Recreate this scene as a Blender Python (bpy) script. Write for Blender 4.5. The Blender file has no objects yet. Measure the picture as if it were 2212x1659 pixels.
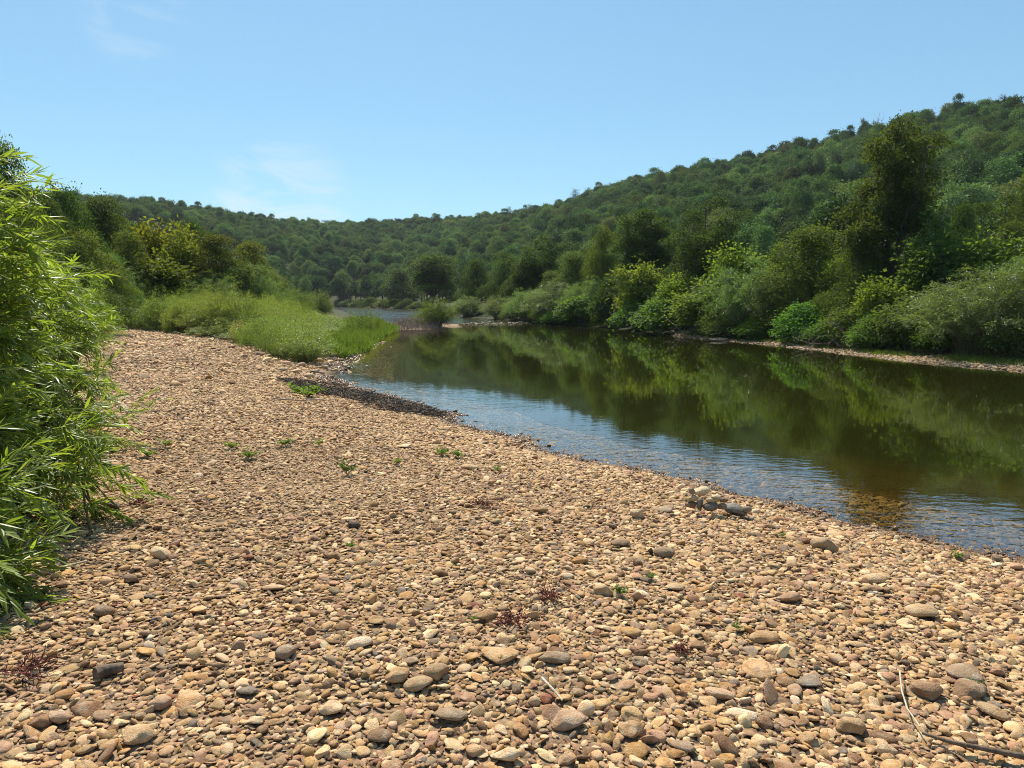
import bpy, math, random
import numpy as np
from mathutils import Vector, Matrix, Euler

# ------------------------------------------------------------------ camera, sky, sun, exposure
SC = bpy.context.scene
COL = SC.collection
R = math.radians
rng = np.random.default_rng(7)
random.seed(7)

LENS, PITCH, CAMZ = 25.0, 6.66, 2.2
cam_d = bpy.data.cameras.new('camera')
cam_d.lens = LENS; cam_d.sensor_width = 36.0; cam_d.clip_start = 0.05; cam_d.clip_end = 5000
cam = bpy.data.objects.new('camera', cam_d)
cam.location = (0, 0, CAMZ); cam.rotation_euler = (R(90 - PITCH), 0, 0)
COL.objects.link(cam); SC.camera = cam

SUN_EL, SUN_AZ = 54.0, -16.0            # azimuth measured from +Y towards +X
world = bpy.data.worlds.new('World'); SC.world = world; world.use_nodes = True
wt = world.node_tree; wt.nodes.clear()
def wn(t): return wt.nodes.new(t)
sky = wn('ShaderNodeTexSky'); sky.sky_type = 'NISHITA'; sky.sun_disc = False
sky.sun_elevation = R(SUN_EL); sky.sun_rotation = R(SUN_AZ)
sky.air_density = 1.0; sky.dust_density = 0.3; sky.ozone_density = 0.6; sky.altitude = 200
SKY_STRENGTH, SUN_STRENGTH, EXPOSURE = 0.085, 5.0, 0.55
# thin cirrus streaks that live in the sky itself (direction based)
geo = wn('ShaderNodeTexCoord')
mp = wn('ShaderNodeMapping'); mp.inputs['Scale'].default_value = (5.0, 2.0, 16.0); mp.inputs['Rotation'].default_value = (0, R(-14), 0)
wt.links.new(geo.outputs['Generated'], mp.inputs['Vector'])
cn = wn('ShaderNodeTexNoise'); cn.inputs['Scale'].default_value = 1.6; cn.inputs['Detail'].default_value = 7; cn.inputs['Roughness'].default_value = 0.6
cn.inputs['Distortion'].default_value = 0.8
wt.links.new(mp.outputs['Vector'], cn.inputs['Vector'])
cr = wn('ShaderNodeMapRange'); cr.inputs['From Min'].default_value = 0.47; cr.inputs['From Max'].default_value = 0.74
wt.links.new(cn.outputs['Fac'], cr.inputs['Value'])
def sky_mask(d, inner, outer):
    dot = wn('ShaderNodeVectorMath'); dot.operation = 'DOT_PRODUCT'
    nv = wn('ShaderNodeVectorMath'); nv.operation = 'NORMALIZE'
    wt.links.new(geo.outputs['Generated'], nv.inputs[0])
    wt.links.new(nv.outputs[0], dot.inputs[0]); dot.inputs[1].default_value = Vector(d).normalized()
    m = wn('ShaderNodeMapRange'); m.interpolation_type = 'SMOOTHERSTEP'
    m.inputs['From Min'].default_value = math.cos(R(outer)); m.inputs['From Max'].default_value = math.cos(R(inner))
    wt.links.new(dot.outputs['Value'], m.inputs['Value'])
    return m.outputs['Result']
bg = wn('ShaderNodeBackground'); bg.inputs['Strength'].default_value = SKY_STRENGTH
wo = wn('ShaderNodeOutputWorld')

sun_d = bpy.data.lights.new('sun', 'SUN'); sun_d.energy = SUN_STRENGTH; sun_d.angle = R(0.5); sun_d.color = (1.0, 0.93, 0.80)
sun = bpy.data.objects.new('sun', sun_d); COL.objects.link(sun)
sdir = Vector((math.sin(R(SUN_AZ)) * math.cos(R(SUN_EL)), math.cos(R(SUN_AZ)) * math.cos(R(SUN_EL)), math.sin(R(SUN_EL))))
sun.rotation_euler = sdir.to_track_quat('Z', 'Y').to_euler(); sun.location = (0, 0, 60)

vs = SC.view_settings; vs.view_transform = 'Standard'; vs.look = 'None'; vs.exposure = EXPOSURE; vs.gamma = 1.0; vs.use_curve_mapping = False
SC.render.engine = 'CYCLES'
cy = SC.cycles
cy.max_bounces = 6; cy.diffuse_bounces = 3; cy.glossy_bounces = 3; cy.transmission_bounces = 4; cy.transparent_max_bounces = 6
cy.caustics_reflective = False; cy.caustics_refractive = False
cy.use_denoising = True; cy.filter_width = 1.0
try:
    cy.denoiser = 'OPENIMAGEDENOISE'; cy.denoising_input_passes = 'RGB_ALBEDO_NORMAL'; cy.denoising_prefilter = 'NONE'
except Exception: pass

# ------------------------------------------------------------------ picture <-> place helpers (photo measured on a 2212 x 1659 grid)
F = 2212 * LENS / 36.0
cp, sp_ = math.cos(R(PITCH)), math.sin(R(PITCH))
def ray(px, py):
    x = (px - 1106) / F; y = -(py - 829.5) / F
    d = Vector((x, cp + y * sp_, -sp_ + y * cp))
    return d
def on_z(px, py, z=0.0):
    d = ray(px, py); t = (z - CAMZ) / d.z
    return (d.x * t, d.y * t)
def az_el(px, py):
    d = ray(px, py)
    return math.atan2(d.x, d.y), math.atan2(d.z, math.hypot(d.x, d.y))
def project(P):
    P = np.asarray(P, float); x = P[..., 0]; yy = P[..., 1]; z = P[..., 2] - CAMZ
    dep = yy * cp - z * sp_; up = yy * sp_ + z * cp
    dep_s = np.where(dep > 0.05, dep, 0.05)
    return 1106 + F * x / dep_s, 829.5 - F * up / dep_s, dep

def vnoise(x, y, seed=0):
    xi = np.floor(x).astype(np.int64); yi = np.floor(y).astype(np.int64)
    fx = x - xi; fy = y - yi
    fx = fx * fx * (3 - 2 * fx); fy = fy * fy * (3 - 2 * fy)
    def h(a, b):
        n = (a * 374761393 + b * 668265263 + seed * 974634541) & 0xffffffff
        n = ((n ^ (n >> 13)) * 1274126177) & 0xffffffff
        return ((n ^ (n >> 16)) & 0xffff) / 65535.0
    return (h(xi, yi) * (1 - fx) + h(xi + 1, yi) * fx) * (1 - fy) + (h(xi, yi + 1) * (1 - fx) + h(xi + 1, yi + 1) * fx) * fy
def fbm(x, y, seed=0, o=3):
    s = 0; a = 0.5
    for k in range(o):
        s = s + a * (vnoise(x * 2 ** k, y * 2 ** k, seed + k) - 0.5); a *= 0.5
    return s
def sstep(a, b, x):
    t = np.clip((x - a) / (np.asarray(b) - np.asarray(a)), 0, 1); return t * t * (3 - 2 * t)

# ------------------------------------------------------------------ the shape of the land
L_PX = [(3400, 1660), (2900, 1420), (2500, 1300), (2212, 1218), (2000, 1166), (1800, 1122), (1650, 1084), (1500, 1042), (1350, 1010), (1200, 984), (1100, 945),
        (1020, 926), (950, 902), (965, 893), (880, 870), (800, 847), (715, 824), (735, 795), (760, 770), (800, 748), (815, 732), (835, 719), (870, 713), (930, 711.5), (1000, 707),
        (992, 700), (930, 698), (850, 695), (800, 690), (760, 678), (735, 670), (700, 664.5)]
R_PX = [(745, 663.3), (800, 665), (870, 668), (905, 671.5), (950, 680), (1000, 686.5), (1080, 691), (1130, 696.5), (1300, 708), (1400, 718), (1500, 730), (1700, 747),
        (1900, 771), (2000, 783), (2100, 791), (2212, 800), (2500, 826), (3000, 860), (4000, 930)]
Lw = [(26, -24), (14, -6)] + [on_z(*p) for p in L_PX] + [(-150, 262)]
Rw = [(-150, 285)] + [on_z(*p) for p in R_PX] + [(30, 2), (40, -24)]
POLY = np.array(Lw + Rw)
NL = len(Lw)
def shore(x, y):
    """signed distance to the water's edge (land positive) and whether the nearest edge is the far bank"""
    x = np.asarray(x, float).ravel(); y = np.asarray(y, float).ravel()
    best = np.full(x.shape, 1e9); who = np.zeros(x.shape, int); inside = np.zeros(x.shape, bool)
    n = len(POLY)
    for i in range(n):
        ax, ay = POLY[i]; bx, by = POLY[(i + 1) % n]
        dx, dy = bx - ax, by - ay
        if i != NL - 1 and i != n - 1:
            t = np.clip(((x - ax) * dx + (y - ay) * dy) / (dx * dx + dy * dy + 1e-12), 0, 1)
            d = np.hypot(x - ax - t * dx, y - ay - t * dy)
            m = d < best; best[m] = d[m]; who[m] = i
        c = (ay > y) != (by > y)
        with np.errstate(divide='ignore', invalid='ignore'):
            xi = ax + (y - ay) * dx / (dy if dy else 1e-12)
        inside ^= c & (x < xi)
    return np.where(inside, -best, best), who >= NL

SKYLINE = [(-900, 420), (-300, 405), (110, 404), (200, 411), (330, 422), (450, 440), (560, 458), (680, 470), (800, 472), (900, 467), (1000, 462), (1100, 453), (1200, 430), (1300, 392),
           (1400, 366), (1500, 343), (1600, 328), (1700, 305), (1800, 288), (1900, 250), (2000, 231), (2100, 210), (2212, 193), (2600, 130), (3300, 90)]
_az = np.array([az_el(*p)[0] for p in SKYLINE]); _el = np.array([az_el(*p)[1] for p in SKYLINE])
_xs = np.array([p[0] for p in SKYLINE], float)
D0 = np.interp(_xs, [-900, 100, 500, 700, 900, 1000, 1130, 1400, 1700, 2000, 2212, 3300], [130, 130, 170, 232, 225, 195, 130, 105, 92, 84, 80, 80])
D1 = np.interp(_xs, [-900, 100, 450, 800, 1000, 1200, 1400, 1600, 1900, 2212, 3300], [400, 420, 480, 520, 480, 420, 370, 335, 300, 275, 250])
HT = np.tan(_el) * D1 + CAMZ - 12.0
def hill(x, y):
    th = np.arctan2(x, y); r = np.hypot(x, y)
    d0 = np.interp(th, _az, D0); d1 = np.interp(th, _az, D1); H = np.interp(th, _az, HT)
    s = (r - d0) / (d1 - d0)
    up = np.clip(s, 0, 1); prof = np.where(up < 0.12, up * up / 0.24, up - 0.06) / 0.94
    prof = np.where(s > 1, np.maximum(1 - 0.45 * (s - 1), 0.25), prof)
    fade = sstep(R(-125), R(-80), th) * (1 - sstep(R(100), R(140), th))
    return H * prof * fade * (1 + 0.0 * s)
def terrain(x, y):
    x = np.asarray(x, float); y = np.asarray(y, float); shp = x.shape
    x = x.ravel(); y = y.ravel()
    sd, right = shore(x, y)
    r = np.hypot(x, y)
    u_ = x / np.maximum(y, 1.0); amp = 0.95 - 0.68 * sstep(-0.40, -0.26, u_) * sstep(15, 30, y)
    zl = amp * (1 - np.exp(-np.maximum(sd, 0) / 5.0)) + sstep(14, 45, sd) * 0.5
    zl = zl + sstep(0.3, 2.5, sd) * (fbm(x * 0.45, y * 0.45, 3) * 0.16 + fbm(x * 1.6, y * 1.6, 9) * 0.05)
    zr = np.minimum(np.maximum(sd, 0) * 0.10, 0.28) + sstep(2.6 - 2.0 * sstep(0.40, 0.22, u_), 8, sd) * 1.3 + sstep(0.5, 3, sd) * fbm(x * 0.5, y * 0.5, 5) * 0.15
    zl = np.maximum(zl, 0.012 * np.clip(sd, 0, 6)); zr = np.maximum(zr, 0.012 * np.clip(sd, 0, 6))
    land = np.where(right, zr, zl)
    dw = np.maximum(-sd, 0)
    bed = -(0.085 * np.minimum(dw, 4) + 0.16 * np.clip(dw - 4, 0, 8)) + fbm(x * 0.6, y * 0.6, 11) * 0.05 * np.minimum(dw, 1)
    bed = np.minimum(bed, -0.01 * np.minimum(dw, 3))
    wob = (fbm(x * 1.1, y * 1.1, 51) * 0.075 + fbm(x * 3.3, y * 3.3, 52) * 0.03) * np.exp(-np.abs(sd) / 1.1)
    z = np.where(sd > 0, land, bed) + wob
    z = z + hill(x, y) * sstep(2, 25, sd) * (1 + 0.06 * fbm(x / 60, y / 60, 21))
    return z.reshape(shp)
def tz(x, y): return float(terrain(np.array([x]), np.array([y]))[0])

# ------------------------------------------------------------------ small building kit
def tag(o, label=None, cat=None, group=None, kind=None):
    if label: o['label'] = label
    if cat: o['category'] = cat
    if group: o['group'] = group
    if kind: o['kind'] = kind
    return o
def link(name, me, parent=None):
    o = bpy.data.objects.new(name, me); COL.objects.link(o)
    if parent is not None: o.parent = parent
    return o
def empty(name, loc, rz=0.0):
    o = bpy.data.objects.new(name, None); o.empty_display_size = 0.2; o.location = loc; o.rotation_euler = (0, 0, rz); COL.objects.link(o); return o

class MB:
    """collects vertex / face arrays and makes one mesh out of them"""
    def __init__(s): s.v = []; s.f = {3: [], 4: []}; s.m = {3: [], 4: []}; s.r = {3: [], 4: []}; s.n = 0
    def add(s, v, f, mat=0, rnd=0.5):
        v = np.asarray(v, np.float32).reshape(-1, 3); f = np.asarray(f, np.int64)
        k = f.shape[1]; s.v.append(v); s.f[k].append(f + s.n); s.n += len(v)
        s.m[k].append(np.full(len(f), mat, np.int32))
        s.r[k].append(np.broadcast_to(np.asarray(rnd, np.float32), (len(f),)).copy())
    def tube(s, pts, rad, sides=6, mat=0, rnd=0.5, cap=True):
        pts = np.asarray(pts, float); n = len(pts); rad = np.broadcast_to(np.asarray(rad, float), (n,))
        t = np.gradient(pts, axis=0); t /= np.linalg.norm(t, axis=1, keepdims=True) + 1e-9
        ref = np.array([0.31, 0.95, 0.05]) if abs(t[0] @ np.array([0.31, 0.95, 0.05])) < 0.9 else np.array([1.0, 0, 0])
        u = np.cross(t, ref); u /= np.linalg.norm(u, axis=1, keepdims=True) + 1e-9
        w = np.cross(t, u)
        a = np.linspace(0, 2 * np.pi, sides, endpoint=False)
        V = pts[:, None] + rad[:, None, None] * (np.cos(a)[None, :, None] * u[:, None] + np.sin(a)[None, :, None] * w[:, None])
        i = np.arange(n - 1)[:, None] * sides; j = np.arange(sides)[None]; j2 = (j + 1) % sides
        fc = np.stack([i + j, i + j2, i + sides + j2, i + sides + j], -1).reshape(-1, 4)
        s.add(V.reshape(-1, 3), fc, mat, rnd)
        if cap:
            e = np.concatenate([V[-1], pts[-1:]]); e2 = np.concatenate([V[0], pts[:1]])
            k = np.arange(sides); tri = np.stack([k, (k + 1) % sides, np.full(sides, sides)], -1)
            s.add(e, tri, mat, rnd); s.add(e2, tri[:, ::-1], mat, rnd)
    def mesh(s, name, mats, smooth=False):
        me = bpy.data.meshes.new(name)
        V = np.concatenate(s.v).astype(np.float32)
        parts = [(np.concatenate(s.f[k]), np.concatenate(s.m[k]), np.concatenate(s.r[k])) for k in (3, 4) if s.f[k]]
        loops = np.concatenate([p[0].ravel() for p in parts]).astype(np.int32)
        tot = np.concatenate([np.full(len(p[0]), p[0].shape[1], np.int32) for p in parts])
        st = np.concatenate([[0], np.cumsum(tot)[:-1]]).astype(np.int32)
        me.vertices.add(len(V)); me.vertices.foreach_set('co', V.ravel())
        me.loops.add(len(loops)); me.loops.foreach_set('vertex_index', loops)
        me.polygons.add(len(tot)); me.polygons.foreach_set('loop_start', st)
        try: me.polygons.foreach_set('loop_total', tot)
        except Exception: pass
        me.polygons.foreach_set('material_index', np.concatenate([p[1] for p in parts]))
        me.polygons.foreach_set('use_smooth', np.full(len(tot), smooth))
        at = me.attributes.new('rnd', 'FLOAT', 'FACE'); at.data.foreach_set('value', np.concatenate([p[2] for p in parts]))
        for m in mats: me.materials.append(m)
        me.update(calc_edges=True); me.validate()
        return me

# ------------------------------------------------------------------ materials
def mat(name):
    m = bpy.data.materials.new(name); m.use_nodes = True; t = m.node_tree; t.nodes.clear()
    out = t.nodes.new('ShaderNodeOutputMaterial')
    return m, t, out
class NT:
    def __init__(s, t): s.t = t
    def n(s, typ, **kw):
        nd = s.t.nodes.new(typ)
        for k, v in kw.items():
            if k in nd.inputs: nd.inputs[k].default_value = v
            else: setattr(nd, k, v)
        return nd
    def l(s, a, b): s.t.links.new(a, b)
    def mixc(s, a, b, fac, blend='MIX'):
        m = s.t.nodes.new('ShaderNodeMix'); m.data_type = 'RGBA'; m.blend_type = blend
        for sock, v in ((m.inputs[0], fac), (m.inputs[6], a), (m.inputs[7], b)):
            if hasattr(v, 'is_linked') or hasattr(v, 'links'): s.l(v, sock)
            else: sock.default_value = v if not isinstance(v, tuple) else (*v, 1.0)[:4]
        return m.outputs[2]
    def math(s, op, a, b=0.0):
        m = s.t.nodes.new('ShaderNodeMath'); m.operation = op
        for sock, v in ((m.inputs[0], a), (m.inputs[1], b)):
            if hasattr(v, 'links'): s.l(v, sock)
            else: sock.default_value = v
        return m.outputs[0]
    def rng(s, v, a, b, c=0.0, d=1.0):
        m = s.t.nodes.new('ShaderNodeMapRange'); s.l(v, m.inputs[0])
        for i, x in enumerate((a, b, c, d)): m.inputs[1 + i].default_value = x
        return m.outputs[0]
    def noise(s, vec, scale, detail=3, rough=0.55):
        n = s.n('ShaderNodeTexNoise', Scale=scale, Detail=detail, Roughness=rough); s.l(vec, n.inputs['Vector']); return n.outputs['Fac']

def leaf_material(name, warm, trans=0.45, rough=0.6, spec=0.14, vary=0.35):
    """tint comes with each plant; every leaf differs a little; light passes through the blade"""
    m, t, out = mat(name); k = NT(t)
    tint = k.n('ShaderNodeAttribute', attribute_type='INSTANCER', attribute_name='tint').outputs['Color']
    r = k.n('ShaderNodeAttribute', attribute_type='GEOMETRY', attribute_name='rnd').outputs['Fac']
    f = k.rng(r, 0, 1, 1 - vary, 1 + vary)
    g = k.n('ShaderNodeCombineColor'); 
    for i in range(3): k.l(f, g.inputs[i])
    base = k.mixc(tint, g.outputs[0], 1.0, 'MULTIPLY')
    base = k.mixc(base, k.mixc(tint, warm, 0.65), k.rng(r, 0.86, 1.0, 0, 0.8))
    p = k.n('ShaderNodeBsdfPrincipled', Roughness=rough); p.inputs['Specular IOR Level'].default_value = spec
    k.l(base, p.inputs['Base Color'])
    tr = k.n('ShaderNodeBsdfTranslucent')
    tcol = k.mixc(base, (1.65, 1.65, 0.5), 1.0, 'MULTIPLY')
    k.l(tcol, tr.inputs['Color'])
    mx = k.n('ShaderNodeMixShader'); mx.inputs[0].default_value = trans
    k.l(p.outputs[0], mx.inputs[1]); k.l(tr.outputs[0], mx.inputs[2]); k.l(mx.outputs[0], out.inputs[0])
    return m
LEAF = leaf_material('broad_leaf', (0.16, 0.15, 0.03))
HLEAF = leaf_material('hill_leaf', (0.16, 0.15, 0.05), trans=0.18, rough=0.65, spec=0.12)
WLEAF = leaf_material('willow_leaf', (0.26, 0.25, 0.05), trans=0.48, rough=0.4, spec=0.45, vary=0.35)

def bark_material(name, c1, c2):
    m, t, out = mat(name); k = NT(t)
    co = k.n('ShaderNodeTexCoord').outputs['Object']
    mpn = k.n('ShaderNodeMapping'); mpn.inputs['Scale'].default_value = (6, 6, 1.5); k.l(co, mpn.inputs['Vector'])
    nz = k.noise(mpn.outputs[0], 2.5, 5)
    p = k.n('ShaderNodeBsdfPrincipled', Roughness=0.9); k.l(k.mixc(c1, c2, k.rng(nz, 0.35, 0.65)), p.inputs['Base Color'])
    b = k.n('ShaderNodeBump', Strength=0.6, Distance=0.03); k.l(nz, b.inputs['Height']); k.l(b.outputs[0], p.inputs['Normal'])
    k.l(p.outputs[0], out.inputs[0]); return m
BARK = bark_material('bark', (0.05, 0.04, 0.03), (0.13, 0.11, 0.085))
STEM = bark_material('willow_stem', (0.10, 0.085, 0.035), (0.2, 0.17, 0.08))
DEADWOOD = bark_material('dead_wood', (0.16, 0.12, 0.09), (0.34, 0.27, 0.2))
DRIFT = bark_material('pale_driftwood', (0.38, 0.30, 0.2), (0.62, 0.52, 0.38))
REDWEED = bark_material('dried_red_weed', (0.09, 0.018, 0.014), (0.2, 0.06, 0.035))
DEBRIS = bark_material('wet_debris', (0.05, 0.034, 0.023), (0.19, 0.13, 0.085))

def stone_material():
    m, t, out = mat('river_stone'); k = NT(t)
    tint = k.n('ShaderNodeAttribute', attribute_type='INSTANCER', attribute_name='tint').outputs['Color']
    wet = k.n('ShaderNodeAttribute', attribute_type='INSTANCER', attribute_name='wet').outputs['Fac']
    rnd = k.n('ShaderNodeObjectInfo').outputs['Random']
    co = k.n('ShaderNodeTexCoord').outputs['Object']
    off = k.n('ShaderNodeVectorMath', operation='ADD'); k.l(co, off.inputs[0])
    cx = k.n('ShaderNodeCombineXYZ'); k.l(k.math('MULTIPLY', rnd, 37.0), cx.inputs[0]); k.l(k.math('MULTIPLY', rnd, 91.0), cx.inputs[1]); k.l(cx.outputs[0], off.inputs[1])
    v = off.outputs[0]
    n1 = k.noise(v, 1.6, 4, 0.6); n2 = k.noise(v, 9.0, 4, 0.7)
    # bedding bands in some stones
    wv = k.n('ShaderNodeTexWave', Scale=1.6, Distortion=5.0, Detail=3.0); wv.bands_direction = 'Z'; k.l(v, wv.inputs['Vector'])
    c = k.mixc(tint, k.mixc(tint, (0.74, 0.60, 0.48), 1.0, 'MULTIPLY'), k.rng(n1, 0.45, 0.7, 0, 0.75))
    c = k.mixc(c, k.mixc(tint, (0.72, 0.66, 0.55), 0.45), k.rng(n1, 0.48, 0.28, 0, 0.6))
    c = k.mixc(c, k.mixc(c, (0.5, 0.42, 0.36), 1.0, 'MULTIPLY'), k.math('MULTIPLY', k.rng(wv.outputs['Fac'], 0.7, 1.0), k.rng(rnd, 0.6, 0.9, 0, 0.6)))
    c = k.mixc(c, k.mixc(c, (0.35, 0.28, 0.24), 1.0, 'MULTIPLY'), k.rng(n2, 0.60, 0.74, 0, 0.75))
    c = k.mixc(c, k.mixc(c, (0.52, 0.47, 0.43), 1.0, 'MULTIPLY'), wet)
    p = k.n('ShaderNodeBsdfPrincipled'); k.l(c, p.inputs['Base Color'])
    p.inputs['Specular IOR Level'].default_value = 0.3
    k.l(k.rng(wet, 0, 1, 0.85, 0.18), p.inputs['Roughness'])
    b = k.n('ShaderNodeBump', Strength=0.5, Distance=0.05); k.l(k.math('ADD', n2, k.math('MULTIPLY', n1, 0.6)), b.inputs['Height']); k.l(b.outputs[0], p.inputs['Normal'])
    k.l(p.outputs[0], out.inputs[0]); return m
STONE = stone_material()

def ground_material():
    m, t, out = mat('gravel_ground'); k = NT(t)
    co = k.n('ShaderNodeNewGeometry').outputs['Position']
    zone = k.n('ShaderNodeAttribute', attribute_type='GEOMETRY', attribute_name='forest').outputs['Fac']
    shd = k.n('ShaderNodeAttribute', attribute_type='GEOMETRY', attribute_name='shore').outputs['Fac']
    v1 = k.n('ShaderNodeTexVoronoi', Scale=14.0); k.l(co, v1.inputs['Vector'])
    v2 = k.n('ShaderNodeTexVoronoi', Scale=34.0); k.l(co, v2.inputs['Vector'])
    ramp = k.n('ShaderNodeValToRGB'); e = ramp.color_ramp
    e.elements[0].color = (0.14, 0.09, 0.05, 1); e.elements[1].color = (0.5, 0.37, 0.22, 1)
    for pos, c in ((0.25, (0.42, 0.29, 0.17)), (0.5, (0.33, 0.24, 0.16)), (0.75, (0.5, 0.36, 0.22))):
        x = e.elements.new(pos); x.color = (*c, 1)
    sep = k.n('ShaderNodeSeparateColor'); k.l(v1.outputs['Color'], sep.inputs[0]); k.l(sep.outputs[0], ramp.inputs[0])
    ramp2 = k.n('ShaderNodeValToRGB'); ramp2.color_ramp.elements[0].color = (0.16, 0.10, 0.06, 1); ramp2.color_ramp.elements[1].color = (0.5, 0.38, 0.25, 1)
    sep2 = k.n('ShaderNodeSeparateColor'); k.l(v2.outputs['Color'], sep2.inputs[0]); k.l(sep2.outputs[1], ramp2.inputs[0])
    c = k.mixc(ramp.outputs[0], ramp2.outputs[0], 0.5)
    big = k.noise(co, 0.7, 4)
    c = k.mixc(c, k.mixc(c, (0.5, 0.40, 0.34), 1.0, 'MULTIPLY'), k.rng(big, 0.35, 0.65, 0.35, 1.0))  # mottled darkening puts the shade of gaps between stones into the ground colour
    # forest floor
    fl = k.mixc((0.05, 0.04, 0.02), (0.04, 0.06, 0.015), k.rng(k.noise(co, 1.3, 5), 0.4, 0.6))
    c = k.mixc(c, fl, zone)
    # wet rim and the silted river bed
    silt = k.mixc((0.17, 0.11, 0.042), (0.09, 0.062, 0.025), k.rng(k.noise(co, 1.1, 5), 0.35, 0.65))
    bedc = k.mixc(k.mixc(c, (0.6, 0.46, 0.28), 1.0, 'MULTIPLY'), silt, k.rng(shd, -0.6, -2.2))
    bsx = k.n('ShaderNodeSeparateXYZ'); k.l(co, bsx.inputs[0])      # light lost in deep water painted as dark bed, weaker at near end
    bedc = k.mixc(bedc, (0.040, 0.048, 0.019), k.math('MULTIPLY', k.rng(shd, -0.9, -2.8), k.rng(bsx.outputs[1], 6.5, 14, 0.45, 1.0)))
    c = k.mixc(c, k.mixc(c, (0.3, 0.27, 0.25), 1.0, 'MULTIPLY'), k.rng(shd, 0.35, 0.05))
    c = k.mixc(c, bedc, k.rng(shd, 0.0, -0.15))
    p = k.n('ShaderNodeBsdfPrincipled', Roughness=0.9); k.l(c, p.inputs['Base Color']); k.l(k.rng(shd, 0.0, -0.15, 0.2, 0.0), p.inputs['Specular IOR Level'])
    hgt = k.math('ADD', k.rng(v1.outputs['Distance'], 0, 0.6, 1, 0), k.math('MULTIPLY', k.rng(v2.outputs['Distance'], 0, 0.6, 1, 0), 0.4))
    b = k.n('ShaderNodeBump', Strength=1.0, Distance=0.03); k.l(hgt, b.inputs['Height']); k.l(b.outputs[0], p.inputs['Normal'])
    k.l(p.outputs[0], out.inputs[0]); return m

def water_material():
    m, t, out = mat('river_water'); k = NT(t)
    co = k.n('ShaderNodeNewGeometry').outputs['Position']
    shd = k.n('ShaderNodeAttribute', attribute_type='GEOMETRY', attribute_name='shore').outputs['Fac']
    mpn = k.n('ShaderNodeMapping'); mpn.inputs['Scale'].default_value = (1.0, 2.2, 1.0); mpn.inputs['Rotation'].default_value = (0, 0, R(22)); k.l(co, mpn.inputs['Vector'])
    w1 = k.noise(mpn.outputs[0], 3.2, 2, 0.5)          # wavelets
    w2 = k.noise(mpn.outputs[0], 9.0, 2, 0.5)
    w3 = k.noise(co, 0.6, 2, 0.5)
    patch = k.rng(k.noise(co, 0.16, 3), 0.40, 0.62, 0.35, 1.0)
    edge = k.rng(shd, -2.6, -0.5, 0.05, 0.55)
    sx = k.n('ShaderNodeSeparateXYZ'); k.l(co, sx.inputs[0])
    breeze = k.math('MAXIMUM', k.rng(sx.outputs[1], 9, 22, 0.34, 0.16), k.rng(sx.outputs[1], 60, 72, 0.0, 1.6))
    amp = k.math('MULTIPLY', patch, k.math('MULTIPLY', k.math('MAXIMUM', edge, k.rng(sx.outputs[1], 60, 70, 0.0, 0.6)), breeze))
    h = k.math('ADD', k.math('MULTIPLY', k.math('ADD', w1, k.math('MULTIPLY', w2, 0.22)), amp), k.math('MULTIPLY', w3, 0.06))
    b = k.n('ShaderNodeBump', Strength=1.0, Distance=0.045); k.l(h, b.inputs['Height'])
    gl = k.n('ShaderNodeBsdfGlossy', Roughness=0.03); gl.inputs['Color'].default_value = (1, 1, 1, 1); k.l(b.outputs[0], gl.inputs['Normal']); k.l(k.rng(sx.outputs[1], 56, 72, 0.03, 0.09), gl.inputs['Roughness'])
    tr = k.n('ShaderNodeBsdfTransparent'); tr.inputs['Color'].default_value = (0.68, 0.63, 0.39, 1)
    fr = k.n('ShaderNodeFresnel', IOR=1.95); k.l(b.outputs[0], fr.inputs['Normal'])
    under = k.n('ShaderNodeNewGeometry').outputs['Backfacing']        # light coming up from the bed leaves freely
    mx = k.n('ShaderNodeMixShader'); k.l(k.math('MULTIPLY', fr.outputs[0], k.math('SUBTRACT', 1.0, under)), mx.inputs[0]); k.l(tr.outputs[0], mx.inputs[1]); k.l(gl.outputs[0], mx.inputs[2])
    k.l(mx.outputs[0], out.inputs[0]); return m

# cirrus, placed where the photograph shows it
m1 = sky_mask(ray(610, 448), 1.0, 6.5); m2 = sky_mask(ray(290, 30), 0.5, 4.0)
wk = NT(wt)
cl = wk.math('MULTIPLY', wk.math('ADD', wk.math('MULTIPLY', m1, 0.85), wk.math('MULTIPLY', m2, 0.4)), cr.outputs['Result'])
skc = wk.mixc(wk.mixc(sky.outputs[0], (0.78, 1.03, 1.03), 1.0, 'MULTIPLY'), (2.65, 5.05, 7.6), 0.4)      # milky summer air evens the blue
mxs = wk.mixc(skc, (6.2, 7.2, 7.8), cl)
wt.links.new(mxs, bg.inputs['Color']); wt.links.new(bg.outputs[0], wo.inputs['Surface'])

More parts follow.
